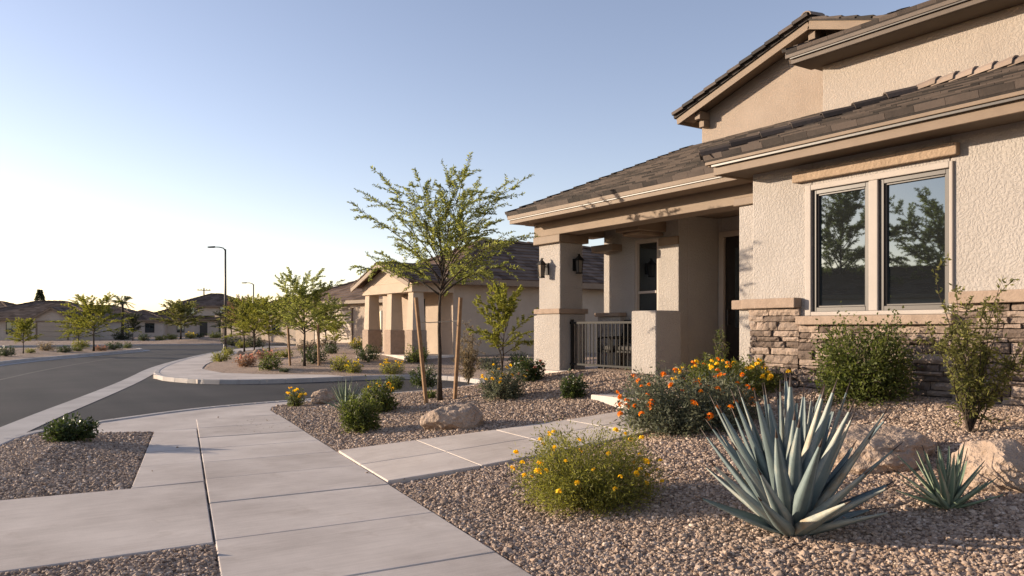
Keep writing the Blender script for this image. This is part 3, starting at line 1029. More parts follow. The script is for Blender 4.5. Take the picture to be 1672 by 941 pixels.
# porch: floor, columns, beams, ceiling
p = MB(); p.box(9.2, 11.76, 7.36, 13.5, .15, .66); p.build('porch_floor', M['concrete'], HOUSE, bevel=.02)
p = MB(); p.box(9.4, 10.05, 12.57, 13.37, .3, 1.77); p.build('column_base', M['stucco'], HOUSE, bevel=.02)
p = MB(); p.box(9.44, 10.01, 12.61, 13.33, 1.84, 3.30); p.build('column', M['stucco'], HOUSE, bevel=.018)
p = MB(); p.box(9.36, 10.09, 12.53, 13.41, 1.773, 1.875); p.build('column_cap', M['cap'], HOUSE, bevel=.012)
p = MB(); p.box(9.34, 10.08, 12.5, 13.4, 3.18, 3.335); p.build('column_cap', M['trim'], HOUSE, bevel=.012)
p = MB(); p.box(9.4, 10.0, 9.87, 10.48, .35, 1.79); p.build('pony_wall', M['stucco'], HOUSE, bevel=.02)
p = MB(); p.box(9.6, 10.55, 13.5, 13.75, .2, 1.75); p.build('pony_wall', M['stucco'], HOUSE, bevel=.02)
p = MB(); p.box(9.38, 9.8, 7.36, 13.42, 3.34, 3.62); p.build('beam', M['soffit'], HOUSE, bevel=.012)
p = MB(); p.box(9.803, XB - .003, 12.75, 13.15, 3.36, 3.6); p.build('beam', M['soffit'], HOUSE, bevel=.012)
p = MB(); p.box(10.0, XB - .003, 10.95, 11.6, 3.30, 3.5); p.box(10.12, XB - .004, 11.02, 11.53, 3.23, 3.297); p.build('corbel', M['trim'], HOUSE, bevel=.012)
p = MB(); p.box(10.42, XB - .003, 12.2, 12.85, 3.04, 3.18); p.build('corbel', M['trim'], HOUSE, bevel=.012)
p = MB(); p.box(8.88, 9.56, YC + .005, 7.75, 3.223, 3.337); p.build('column_cap', M['trim'], HOUSE, bevel=.012)
p = MB(); p.box(XB - .05, XB - .002, 10.61, 11.12, 3.05, 3.2); p.build('wall_cap', M['trim'], HOUSE, bevel=.01)
p = MB(); p.box(9.0, 9.38, 7.70, 13.75, 3.63, 3.66); p.box(9.8, 12.0, 7.36, 13.75, 3.605, 3.64); p.box(9.38, 9.8, 7.36, 13.75, 3.622, 3.645)
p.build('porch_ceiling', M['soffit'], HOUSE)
# door
d = MB(); d.box(11.80, 11.86, 9.63, 10.48, .68, 3.22); d.box(11.785, 11.80, 9.75, 9.98, .9, 1.5)
for zz in (.85, 1.75, 2.6): d.box(11.782, 11.80, 9.70, 9.86, zz, zz + .6)
dr = d.build('door', M['door'], HOUSE, bevel=.006)
g_ = MB(); g_.box(11.786, 11.797, 9.99, 10.24, 1.5, 3.0); g_.build('door_glass', M['glass'], dr)
h_ = MB(); h_.tube([(11.74, 10.38, 1.55), (11.74, 10.38, 1.85)], .014, 8); h_.box(11.74, 11.80, 10.37, 10.39, 1.56, 1.585); h_.box(11.74, 11.80, 10.37, 10.39, 1.81, 1.835)
h_.build('handle', M['bronze'], dr)
d = MB(); d.box(11.735, 11.80, 10.485, 10.60, .66, 3.33); d.box(11.735, 11.80, 9.51, 9.625, .66, 3.33); d.box(11.735, 11.80, 9.625, 10.485, 3.225, 3.33)
d.build('door_frame', M['frame_pale'], HOUSE, bevel=.006)
# railing between column and pony wall
rl = MB(); xr = 9.66
rl.box(xr - .022, xr + .022, 10.49, 12.56, 1.57, 1.615); rl.box(xr - .018, xr + .018, 10.49, 12.56, .76, .80)
for yy in (10.53, 12.50): rl.box(xr - .025, xr + .025, yy - .025, yy + .025, .66, 1.66)
for k in range(17):
    yy = 10.64 + k * .109
    rl.box(xr - .009, xr + .009, yy - .009, yy + .009, .80, 1.57)
rl.box(xr - .02, xr + .02, 11.5, 11.54, .66, .76)
rl.build('railing', M['iron'], HOUSE, bevel=.003)

def lantern(px_, py_, pz_, nx_, ny_):
    """wall lantern: backplate and scroll arm, glazed cage and cap; (nx_, ny_) points out of the wall"""
    m = MB()
    sx, sy = -ny_, nx_
    P = lambda o, s, z: (px_ + nx_*o + sx*s, py_ + ny_*o + sy*s, pz_ + z)
    m.hexa([P(0, -.05, -.12), P(.02, -.05, -.12), P(.02, .05, -.12), P(0, .05, -.12)], [P(0, -.05, .12), P(.02, -.05, .12), P(.02, .05, .12), P(0, .05, .12)])
    arc = [P(.02 + .13 * math.sin(a), 0, .04 + .10 * (1 - math.cos(a))) for a in np.linspace(0, 2.4, 9)]
    m.tube(arc, .011, 6)
    o = .15
    for a in (-.055, .055):
        for b in (-.055, .055):
            m.tube([P(o + a * .75, b * .75, -.16), P(o + a, b, .08)], .007, 5)
    def ring(r0, z0, r1, z1):
        m.hexa([P(o-r0, -r0, z0), P(o+r0, -r0, z0), P(o+r0, r0, z0), P(o-r0, r0, z0)], [P(o-r1, -r1, z1), P(o+r1, -r1, z1), P(o+r1, r1, z1), P(o-r1, r1, z1)])
    ring(.048, -.185, .05, -.16); ring(.078, .08, .07, .095); ring(.07, .095, .02, .17); ring(.02, .17, .012, .21)
    l = m.build('wall_lantern', M['iron'], HOUSE)
    g2 = MB()
    r0, r1 = .036, .05
    g2.hexa([P(o-r0, -r0, -.158), P(o+r0, -r0, -.158), P(o+r0, r0, -.158), P(o-r0, r0, -.158)], [P(o-r1, -r1, .078), P(o+r1, -r1, .078), P(o+r1, r1, .078), P(o-r1, r1, .078)])
    g2.build('lamp_glass', M['lampglass'], l)
lantern(9.80, 12.61, 2.75, 0, -1)
lantern(9.44, 13.03, 2.68, -1, 0)

# roofs of the house
PIT = .4167
SLN = math.sqrt(1 + PIT * PIT)
VX = Vector((1, 0, PIT)).normalized()
PP_ = .385
VP = Vector((1, 0, PP_)).normalized(); SLP = math.sqrt(1 + PP_ * PP_)
r1 = MB()                                     # porch roof, eave x 8.9, rake end at y 13.6
tiles(r1, (8.84, 6.6, 3.76), (0, 1, 0), VP, [(0, 0), (7.02, 0), (7.02, 5.16 * SLP), (0, 5.16 * SLP)], seed=11, course=.24, th=.045)
pr = r1.build('roof', M['tile'], HOUSE)
rk = MB()
for i in range(15):                           # rake tiles along the porch roof's far end
    a = Vector((8.84, 13.64, 3.80)) + VP * (i * .38); b = a + VP * .40
    rk.bar(a + Vector((0, 0, .035)), b + Vector((0, 0, .012)), .10, .06, random.random())
rk.build('rake_tile', M['tile'], pr)
r2 = MB()                                     # main lower roof: front slope, hip end
ex, ey, ez, rx = 8.2, 7.68, 3.78, 10.15
PM = .39
VM = Vector((1, 0, PM)).normalized(); SLM = math.sqrt(1 + PM * PM)
rz_ = ez + PM * (rx - ex); ry = ey - (rx - ex)
tiles(r2, (ex, -5.2, ez), (0, 1, 0), VM, [(0, 0), (ey + 5.2, 0), (ry + 5.2, (rx - ex) * SLM), (0, (rx - ex) * SLM)], seed=12, course=.18, th=.04)
tiles(r2, (ex, ey, ez), (1, 0, 0), Vector((0, -1, PM)).normalized(), [(0, 0), (2 * (rx - ex), 0), (rx - ex, (rx - ex) * SLM)], seed=13)
r2.hexa([(rx, ry, rz_ - .1), (rx, -5.2, rz_ - .1), (13.38, -5.2, rz_ - .2), (13.38, ry, rz_ - .2)][::-1], [(rx, ry, rz_), (rx, -5.2, rz_), (13.38, -5.2, rz_ - .1), (13.38, ry, rz_ - .1)][::-1], .4)
r2.hexa([(rx, ry, rz_ - .1), (13.38, ry, rz_ - .2), (13.38, ey, ez - .02), (rx * 2 - ex, ey, ez - .02)], [(rx, ry, rz_), (13.38, ry, rz_ - .1), (13.38, ey, ez), (rx * 2 - ex, ey, ez)], .4)
mr = r2.build('roof', M['tile'], HOUSE)
cp = MB(); caps(cp, (ex, ey, ez + .035), (rx, ry, rz_ + .035), .14, .38, 5, .045); cp.build('hip_cap', M['hip'], mr, smooth=False)
cp = MB(); caps(cp, (rx, -5.2, rz_ + .03), (rx, ry, rz_ + .03), .15, .225, 6, .05); cp.build('ridge_cap', M['ridge'], mr)
r3 = MB()                                     # upper roof over the right block
tiles(r3, (12.72, -6.6, 6.72), (0, 1, 0), VX, [(0, 0), (16.42, 0), (16.42, 4.3 * SLN), (0, 4.3 * SLN)], seed=14)
tiles(r3, (21.3, -6.6, 6.72), (0, 1, 0), Vector((-1, 0, PIT)).normalized(), [(0, 0), (16.42, 0), (16.42, 4.3 * SLN), (0, 4.3 * SLN)], seed=15, course=.6, w=.6)
ur = r3.build('roof', M['tile'], HOUSE)
rk = MB()
for i in range(12):
    a = Vector((12.72, 9.86, 6.76)) + VX * (i * .38); rk.bar(a + Vector((0, 0, .035)), a + VX * .40 + Vector((0, 0, .012)), .10, .06, random.random())
rk.build('rake_tile', M['tile'], ur)
r4 = MB()                                     # gable roof, ridge along x at y GYR
GPIT = (7.50 - 6.48) / (GY1 - GYR)
gs = math.sqrt(1 + GPIT * GPIT)
zr_ = 7.60; ov = 3.66
tiles(r4, (13.52, GYR + ov, zr_ - GPIT * ov), (1, 0, 0), Vector((0, -1, GPIT)).normalized(), [(0, 0), (7, 0), (7, ov * gs), (0, ov * gs)], seed=16)
tiles(r4, (13.52, GYR - ov, zr_ - GPIT * ov), (1, 0, 0), Vector((0, 1, GPIT)).normalized(), [(0, 0), (7, 0), (7, ov * gs), (0, ov * gs)], seed=17)
gr = r4.build('roof', M['tile'], HOUSE)
cp = MB(); caps(cp, (20.4, GYR, zr_ + .05), (13.5, GYR, zr_ + .05), .14, .36, 8); cp.build('ridge_cap', M['ridge'], gr)
rk = MB()
dv = Vector((0, -1, GPIT)).normalized()
for i in range(11):
    a = Vector((13.5, GYR + ov, zr_ - GPIT * ov + .04)) + dv * (i * .352); rk.bar(a + Vector((0, 0, .04)), a + dv * .37 + Vector((0, 0, .012)), .11, .07, random.random())
rk.build('rake_tile', M['tile'], gr)
# fascia boards, gutter strips, soffits
f_ = MB()
f_.box(8.88, 8.92, 7.5, 13.58, 3.60, 3.755); f_.box(8.84, 8.877, 7.5, 13.6, 3.69, 3.762)
f_.build('fascia', M['trim'], HOUSE, bevel=.006)
f_ = MB(); a = Vector((8.88, 13.56, 3.68)); f_.bar(a, a + VP * 5.5, .045, .16); f_.build('fascia', M['trim'], HOUSE, bevel=.006)
f_ = MB()
f_.box(8.29, 8.33, -5, 7.58, 3.575, 3.765); f_.box(8.21, 8.287, -5, 7.66, 3.715, 3.782); f_.box(8.315, 11.5, 7.56, 7.6, 3.58, 3.77); f_.box(8.27, 11.5, 7.603, 7.66, 3.70, 3.782)
f_.build('fascia', M['trim'], HOUSE, bevel=.006)
f_ = MB(); f_.box(8.235, 8.287, -5, 7.57, 3.685, 3.713); f_.box(8.855, 8.878, 7.5, 13.57, 3.672, 3.688); f_.box(12.75, 12.797, -6.4, 9.75, 6.605, 6.627); f_.build('gap_shade', M['bronze'], HOUSE)  # dark strips standing in for the shaded gap along the eaves
s_ = MB(); s_.box(8.333, XW + .1, -5, 7.555, 3.60, 3.63); s_.box(8.925, 9.0, 7.6, 13.58, 3.632, 3.66); s_.box(9.0, 12, 13.42, 13.55, 3.632, 3.66)
s_.build('soffit', M['soffit_shaded'], HOUSE)
f_ = MB()
f_.box(12.80, 12.85, -6.4, 9.76, 6.52, 6.72); f_.box(12.73, 12.797, -6.4, 9.84, 6.63, 6.735)
a = Vector((12.80, 9.79, 6.62)); f_.bar(a, a + VX * 4.4, .05, .18)
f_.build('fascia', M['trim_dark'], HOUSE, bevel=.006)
s_ = MB(); s_.box(12.853, 13.42, -6.4, 9.76, 6.52, 6.55); s_.box(13.42, 20, 9.45, 9.76, 6.56, 6.59); s_.build('soffit', M['soffit_shaded'], HOUSE)
f_ = MB()
for sg in (1, -1):
    b_ = Vector((13.58, GYR, zr_ - .10)); e_ = Vector((13.58, GYR + sg * 3.6, zr_ - .10 - GPIT * 3.6)); f_.bar(b_, e_, .05, .19)
f_.box(13.6, 20, GY1 + .36, GY1 + .41, 6.30, 6.46)
f_.build('fascia', M['trim'], HOUSE, bevel=.006)
s_ = MB()
b0, b1 = zr_ - .06, zr_ - .06 - GPIT * 3.6
for sg in (1, -1):
    q = [(13.6, GYR, b0), (14.1, GYR, b0), (14.1, GYR + sg * 3.6, b1), (13.6, GYR + sg * 3.6, b1)]
    s_.add(q + [(x, y, z - .025) for x, y, z in q], [(0, 1, 2, 3), (7, 6, 5, 4), (0, 4, 5, 1), (1, 5, 6, 2), (2, 6, 7, 3), (3, 7, 4, 0)])
s_.build('soffit', M['soffit'], HOUSE)
for yy, zz in ((12.98, 6.30), (GYR, 7.22), (9.62, 6.05)):
    k_ = MB(); k_.box(13.66, GXW - .003, yy - .08, yy + .08, zz, zz + .18); k_.box(13.8, GXW - .004, yy - .075, yy + .075, zz - .16, zz - .003)
    k_.build('bracket', M['trim'], HOUSE, bevel=.01)

# patio chair behind the railing
ch = empty('patio_chair', (10.22, 11.25, .66)); tag(ch, 'dark slatted patio chair with cushion behind the porch railing', 'chair')
def chair_local():
    m = MB()
    for sx in (-.24, .24):
        for sy in (-.26, .26):
            l = MB(); l.tube([(sx, sy, 0), (sx, sy, .62 if sx < 0 else .40)], .018, 8); l.build('leg', M['iron'], ch, world=False)
    m.box(-.27, .27, -.28, .28, .36, .40); m.build('seat', M['iron'], ch, world=False, bevel=.01)
    m = MB()
    for sy in (-.26, .26): m.bar((.24, sy, .38), (.34, sy, .98), .03, .03)
    m.bar((.34, -.27, .97), (.34, .27, .97), .03, .04); m.bar((.27, -.27, .55), (.27, .27, .55), .03, .03)
    for k in range(7): m.bar((.27, -.2 + k * .0667, .55), (.335, -.2 + k * .0667, .96), .02, .02)
    m.build('backrest', M['iron'], ch, world=False)
    for sy in (-.27, .27):
        m = MB(); m.bar((-.27, sy, .63), (.3, sy, .66), .05, .03); m.build('armrest', M['iron'], ch, world=False, bevel=.006)
    m = MB(); m.box(-.25, .24, -.25, .25, .403, .49); m.build('cushion', M['cushion'], ch, world=False, bevel=.03)
chair_local()
ch2 = copy_tree(ch); ch2.location = (10.25, 12.0 - .12, .66); ch2.rotation_euler.z = R(-14)
ch2['label'] = 'dark slatted patio chair nearer the porch column'
ch['label'] = 'dark slatted patio chair nearer the low porch wall'

# ------------------------------------------------------------------ plants
def leaf_mesh(name, P, D, S, L, Wd, tint, fold=.15):
    """pointed leaves as single folded quads"""
    P, D, S = np.asarray(P), np.asarray(D), np.asarray(S)
    D = D / np.linalg.norm(D, axis=1, keepdims=True)
    S = S - D * (S * D).sum(1, keepdims=True)
    S = S / np.maximum(1e-6, np.linalg.norm(S, axis=1, keepdims=True))
    Nn = np.cross(D, S)
    L = np.asarray(L)[:, None]; Wd = np.asarray(Wd)[:, None]
    v = np.empty((len(P), 4, 3))
    v[:, 0] = P
    v[:, 1] = P + D * L * .45 + S * Wd * .5 + Nn * Wd * fold
    v[:, 2] = P + D * L
    v[:, 3] = P + D * L * .45 - S * Wd * .5 + Nn * Wd * fold
    f = np.arange(len(P) * 4).reshape(-1, 4)
    return np_mesh(name, v.reshape(-1, 3), f, tint)

def unit(rng, n):
    v = rng.normal(size=(n, 3))
    return v / np.linalg.norm(v, axis=1, keepdims=True)

def grow_tree(seed, H, CWd, trunk_h, nlimb=14, ntw=11, nleaf=34, leaf=(.05, .013), r0=.05, up=(28, 68), twig=.42, trunks=1, lean=0.0):
    """tapered trunk, arching limbs, twigs and feathery leaf pairs; returns (wood MB, leaf mesh data)"""
    rng = np.random.default_rng(seed)
    wood = MB()
    PP, DD, SS, LL, WW, TT = [], [], [], [], [], []
    def twigs(pts, rad, n, tl, depth):
        m = len(pts)
        for q in np.linspace(.22, 1.0, n):
            x = q * (m - 1); i = min(int(x), m - 2); k = x - i
            p = pts[i] * (1 - k) + pts[i+1] * k
            tg = pts[i+1] - pts[i]; tg = tg / np.linalg.norm(tg)
            sd = np.cross(tg, [0, 0, 1.0]) + rng.normal(size=3) * .45
            sd = sd - tg * sd.dot(tg); sd /= np.linalg.norm(sd)
            if rng.random() < .5: sd = -sd
            d = tg * rng.uniform(.55, 1.0) + sd * rng.uniform(.45, .95) + np.array([0, 0, rng.uniform(-.1, .3)])
            if q > .97: d = tg.copy()
            d /= np.linalg.norm(d)
            l = tl * rng.uniform(.6, 1.25) * (1.15 - .45 * q)
            tp = [p]
            for s in range(4):
                dd = d + np.array([0, 0, -.10 * s]) + rng.normal(size=3) * .10
                dd /= np.linalg.norm(dd)
                tp.append(tp[-1] + dd * l / 4)
            wood.tube([Vector(t_) for t_ in tp], [max(.0035, rad * .35), .004, .0032, .0026, .0018], 4)
            tp = np.array(tp)
            nl = int(nleaf * rng.uniform(.7, 1.2))
            u = np.linspace(.08, 1.0, nl) * 3.999
            i2 = u.astype(int); k2 = (u - i2)[:, None]
            B = tp[i2] * (1 - k2) + tp[i2 + 1] * k2
            Tn = tp[i2 + 1] - tp[i2]; Tn /= np.linalg.norm(Tn, axis=1, keepdims=True)
            sv = np.cross(Tn, np.array([0, 0, 1.0]) + rng.normal(size=(nl, 3)) * .35)
            sv /= np.maximum(1e-6, np.linalg.norm(sv, axis=1, keepdims=True))
            sgn = np.where(np.arange(nl) % 2 == 0, 1, -1)[:, None]
            ld = Tn * .55 + sv * sgn * .8 + rng.normal(size=(nl, 3)) * .22 + np.array([0, 0, .02])
            PP.append(B); DD.append(ld); SS.append(Tn + rng.normal(size=(nl, 3)) * .5)
            LL.append(leaf[0] * rng.uniform(.6, 1.25, nl) * (1.1 - .35 * u / 4)); WW.append(leaf[1] * rng.uniform(.7, 1.3, nl))
            TT.append(np.clip(rng.normal(rng.uniform(.3, .7), .2, nl), 0, 1))
    for tr in range(trunks):
        ang = rng.uniform(0, 6.28)
        ln = np.array([math.cos(ang), math.sin(ang)]) * (lean + (.12 if trunks > 1 else 0)) * H
        n = 9
        tp = []
        for i in range(n):
            s = i / (n - 1)
            tp.append(np.array([ln[0] * s * s, ln[1] * s * s, H * .92 * s]) + np.append(rng.normal(size=2) * .012 * H * .25 * (i > 0), 0))
        # inside the crown the leader bends more
        for i in range(n):
            if tp[i][2] > trunk_h: tp[i][:2] += rng.normal(size=2) * .035
        wood.tube([Vector(t_) for t_ in tp], [r0 * (1.35 if i == 0 else 1 - .86 * i / (n - 1)) for i in range(n)], 8)
        tp = np.array(tp)
        nl_ = nlimb // trunks
        for i in range(nl_):
            q = i / max(1, nl_ - 1)
            h = trunk_h + (H * .72 - trunk_h) * q ** 1.1
            x = h / (H * .92) * (n - 1); k = min(int(x), n - 2)
            b = tp[k] + (tp[k+1] - tp[k]) * (x - k)
            az = i * 2.39996 + rng.uniform(-.35, .35) + tr * 1.3
            el = R(up[0] + (up[1] - up[0]) * q + rng.uniform(-8, 8))
            reach = CWd / 2 * (1.0 - .55 * q ** 1.5) * rng.uniform(.85, 1.12)
            L = min(reach / max(.3, math.cos(el)) * 1.02, (H * 1.03 - h) / max(.25, math.sin(el) * .9))
            d = np.array([math.cos(az) * math.cos(el), math.sin(az) * math.cos(el), math.sin(el)])
            lp = [b]
            m = 8
            for s in range(m):
                dd = d + np.array([0, 0, .22 - .085 * s * (1 - .4 * q)]) + rng.normal(size=3) * .06
                dd /= np.linalg.norm(dd)
                lp.append(lp[-1] + dd * L / m)
            rr_ = r0 * (.42 - .2 * q)
            wood.tube([Vector(t_) for t_ in lp], [max(.003, rr_ * (1 - .88 * s / m)) for s in range(m + 1)], 6)
            twigs(np.array(lp), rr_, ntw, twig, 0)
        twigs(tp[int(n * .72):], r0 * .2, ntw // 2 + 2, twig * .9, 0)
    cat = np.concatenate
    return wood, (cat(PP), cat(DD), cat(SS), cat(LL), cat(WW), cat(TT))

def tree_thing(name, label, loc, data, leafmat, bark, group=None, rz=0.0):
    wood, lf = data
    t = empty(name, loc, rz)
    tag(t, label, 'tree', group)
    wood.build('trunk', M[bark], t, smooth=True, world=False)
    link_mesh('crown', leaf_mesh('crown', *lf), M[leafmat], t)
    return t

def grow_shrub(seed, Rx, H, nstem=40, nleaf=1800, leaf=(.035, .016), lump=.25, low=.15, stem_r=.004, upright=.2, inner=.45, top=1.0):
    """stems fanning out of one base to an uneven mound, leaves along the outer part of each stem"""
    rng = np.random.default_rng(seed)
    wood = MB()
    off = rng.uniform(0, 100, 3)
    tips = []
    per = max(4, nleaf // nstem)
    PP, DD, SS, TT = [], [], [], []
    for s in range(nstem):
        a = s * 2.39996 + rng.uniform(-.3, .3)
        zz = low + (1 - low) * ((s + .5) / nstem) ** 1.15 * rng.uniform(.88, 1.0)
        rad = math.sqrt(max(0, 1 - (max(0, zz - .42) / .6) ** 2)) * (.82 + .18 * min(1, zz / .42)) if zz < 1 else .05
        dirv = Vector((math.cos(a) * rad, math.sin(a) * rad, zz))
        nn = 1 + lump * noise.noise(Vector(dirv * 2.3) + Vector(off)) * 1.6 + rng.uniform(-.08, .08)
        tip = np.array([dirv.x * Rx * nn, dirv.y * Rx * nn, max(.04, dirv.z * H * (1 + (nn - 1) * .8) * top)])
        base = np.array([math.cos(a), math.sin(a), 0]) * Rx * .10 * rng.random()
        mid = base * .5 + tip * .5 + np.array([-tip[0] * .18, -tip[1] * .18, H * (.10 + upright * .4)]) * .6
        u = np.linspace(0, 1, 6)[:, None]
        pts = (1 - u) ** 2 * base + 2 * u * (1 - u) * mid + u * u * tip
        pts[1:-1] += rng.normal(size=(4, 3)) * Rx * .03
        wood.tube([Vector(p_) for p_ in pts], [stem_r * (1.25 - .16 * i) for i in range(6)], 4)
        tips.append(tip)
        n = int(per * rng.uniform(.7, 1.3))
        t_ = inner + (1.02 - inner) * rng.random(n) ** .75
        x = np.clip(t_, 0, .999) * 5; i = x.astype(int); k = (x - i)[:, None]
        B = pts[i] * (1 - k) + pts[i + 1] * k
        Tn = pts[i + 1] - pts[i]; Tn /= np.linalg.norm(Tn, axis=1, keepdims=True)
        B = B + rng.normal(size=(n, 3)) * np.array([Rx, Rx, H]) * .07
        B[:, 2] = np.maximum(B[:, 2], .015)
        PP.append(B); DD.append(Tn * .6 + unit(rng, n) * .85 + np.array([0, 0, .15])); SS.append(unit(rng, n))
        TT.append(np.clip(rng.normal(rng.uniform(.3, .7), .22, n), 0, 1))
    P = np.concatenate(PP); n = len(P)
    return wood, (P, np.concatenate(DD), np.concatenate(SS), leaf[0] * rng.uniform(.6, 1.3, n), leaf[1] * rng.uniform(.7, 1.25, n), np.concatenate(TT)), np.array(tips)

def flower_mesh(name, r, n, seed, petals=5):
    """a small domed head of petals"""
    rng = np.random.default_rng(seed)
    P, D, S, T = [], [], [], []
    for k in range(n):
        d = unit(rng, 1)[0]; d[2] = abs(d[2]) * .8 + .1
        c = d * r * .55
        for j in range(petals):
            a = 6.283 * j / petals + rng.uniform(-.2, .2)
            e1 = np.cross(d, [.3, .5, .8]); e1 /= np.linalg.norm(e1); e2 = np.cross(d, e1)
            P.append(c); D.append(e1 * math.cos(a) + e2 * math.sin(a) + d * .35); S.append(np.cross(d, e1 * math.cos(a) + e2 * math.sin(a)))
            T.append(rng.random())
    n2 = len(P)
    return leaf_mesh(name, P, D, S, np.full(n2, r * .62), np.full(n2, r * .5), T, .05)
FLOWERS = {}
def flower_data(mat, r, n=9):
    key = (mat, r, n)
    if key not in FLOWERS:
        me = flower_mesh('flower', r, n, len(FLOWERS) + 2); me.materials.append(M[mat]); FLOWERS[key] = me
    return FLOWERS[key]

def shrub_thing(name, label, loc, data, leafmat, bark='bark_pale', group=None, cat='shrub', flowers=(), rz=0.0, seed=1):
    """flowers: list of (material, radius, count, min height share)"""
    wood, lf, tips = data
    t = empty(name, loc, rz)
    tag(t, label, cat, group)
    wood.build('stems', M[bark], t, world=False)
    link_mesh('foliage', leaf_mesh('foliage', *lf), M[leafmat], t)
    rng = random.Random(seed)
    zmax = tips[:, 2].max()
    for mat, r, cnt, mn in flowers:
        ok = [p for p in tips if p[2] > mn * zmax]
        me = flower_data(mat, r)
        for k in range(cnt):
            p = rng.choice(ok)
            o = bpy.data.objects.new('flower', me); COL.objects.link(o); o.parent = t
            s = rng.uniform(.7, 1.25)
            o.location = (p[0] * rng.uniform(.96, 1.06) + rng.uniform(-.04, .04), p[1] * rng.uniform(.96, 1.06) + rng.uniform(-.04, .04), p[2] + rng.uniform(-.03, .05))
            o.scale = (s, s, s); o.rotation_euler = (rng.uniform(-.6, .6), rng.uniform(-.6, .6), rng.uniform(0, 6))
    return t

def agave_mesh(name, seed, n, L, Wd, el=(8, 86), curve=.25):
    """rosette of thick channelled blades tapering to a spine"""
    rng = random.Random(seed)
    mbx = MB()
    for i in range(n):
        q = i / (n - 1)
        az = i * 2.39996 + rng.uniform(-.2, .2)
        e = R(el[0] + (el[1] - el[0]) * q ** .55 + rng.uniform(-6, 6))
        l = L * (.70 + .30 * min(1, q / .45)) * (rng.uniform(.82, 1.08)) * (1.0 if q < .85 else 1.0 - (q - .85) * 1.6)
        wd = Wd * rng.uniform(.85, 1.12) * (1 if q < .8 else .75)
        out = Vector((math.cos(az), math.sin(az), 0)); side = Vector((-math.sin(az), math.cos(az), 0))
        m = 11
        p = out * (.03 + .05 * (1 - q)) * L / .9 + Vector((0, 0, .015 + .07 * q * L))
        cv = curve * rng.uniform(.3, 1.3) * (1 if rng.random() < .75 else -.6)
        rows = []
        yaw = rng.uniform(-.12, .12); roll = rng.uniform(-.25, .25)
        t_ = rng.uniform(.35, .65)
        dry = False
        for s in range(m + 1):
            u = s / m
            ee = e + cv * (u - .35) * (1 - .5 * q)
            d = out * math.cos(ee) + Vector((0, 0, math.sin(ee))) + side * yaw * u
            nrm = (-out * math.sin(ee) + Vector((0, 0, math.cos(ee))))
            sd = (side * math.cos(roll) + nrm * math.sin(roll)).normalized(); nr = d.cross(sd).normalized()
            if nr.dot(nrm) < 0: nr = -nr
            wu = wd * (.74 + .26 * math.sin(min(1, u / .28) * math.pi / 2)) * (1 if u < .28 else max(.02, (1 - (u - .28) / .72) ** .92))
            th = wu * .10 + .002
            ch = wu * .22
            rows.append([p + sd * (-wu/2) + nr * ch, p + sd * (-wu/4) + nr * ch * .32, p, p + sd * (wu/4) + nr * ch * .32, p + sd * (wu/2) + nr * ch,
                         p + sd * (wu/4) + nr * (ch * .2 - th), p - nr * th * 1.3, p + sd * (-wu/4) + nr * (ch * .2 - th)])
            p = p + d * (l / m)
        vs = [v for r_ in rows for v in r_]
        for s in range(m):
            for k in range(8):
                k2 = (k + 1) % 8
                tt = t_ + (.30 if k in (3, 0) and False else 0) + (.0 if s < m - 1 else -.3)
                if k in (4, 7): tt += .3
                if s >= m - 1: tt = -1
                if dry: tt = 2
                b = len(mbx.v)
                mbx.f.append([b + s*8 + k, b + s*8 + k2, b + (s+1)*8 + k2, b + (s+1)*8 + k]); mbx.t.append(tt)
        b = len(mbx.v)
        mbx.f.append([b + m*8 + k for k in range(8)]); mbx.t.append(.0)
        mbx.v += [tuple(v) for v in vs]
    return mbx

def rock(name, label, loc, sx, sy, sz, seed, rz=0, group='boulders in the gravel beds', sub_=5):
    bm = bmesh.new()
    bmesh.ops.create_icosphere(bm, subdivisions=sub_, radius=1)
    rn = random.Random(seed)
    planes = []
    for k in range(15):
        v = Vector((rn.gauss(0, 1), rn.gauss(0, 1), rn.gauss(0, 1))).normalized()
        planes.append((v, rn.uniform(.68, .95)))
    for v in bm.verts:
        d = v.co.normalized()
        r = 1.1
        for n_, dd in planes:
            c = n_.dot(d)
            if c > .05: r = min(r, dd / c)
        r = r * .85 + .13
        r += noise.noise(d * 2.2 + Vector((seed, 0, 0))) * .10 + noise.noise(d * 6 + Vector((0, seed, 0))) * .045 + noise.noise(d * 14) * .026 + noise.noise(d * 30) * .013
        v.co = Vector((d.x * r * sx, d.y * r * sy, d.z * r * sz))
    me = bpy.data.meshes.new(name)
    bm.to_mesh(me); bm.free()
    o = link_mesh(name, me, M['rock'])
    o.location = (loc[0], loc[1], loc[2] + sz * .36)
    o.rotation_euler.z = rz
    return tag(o, label, 'boulder', group)

def wpx(px, t): return px / F * t             # photo pixels to metres at a depth

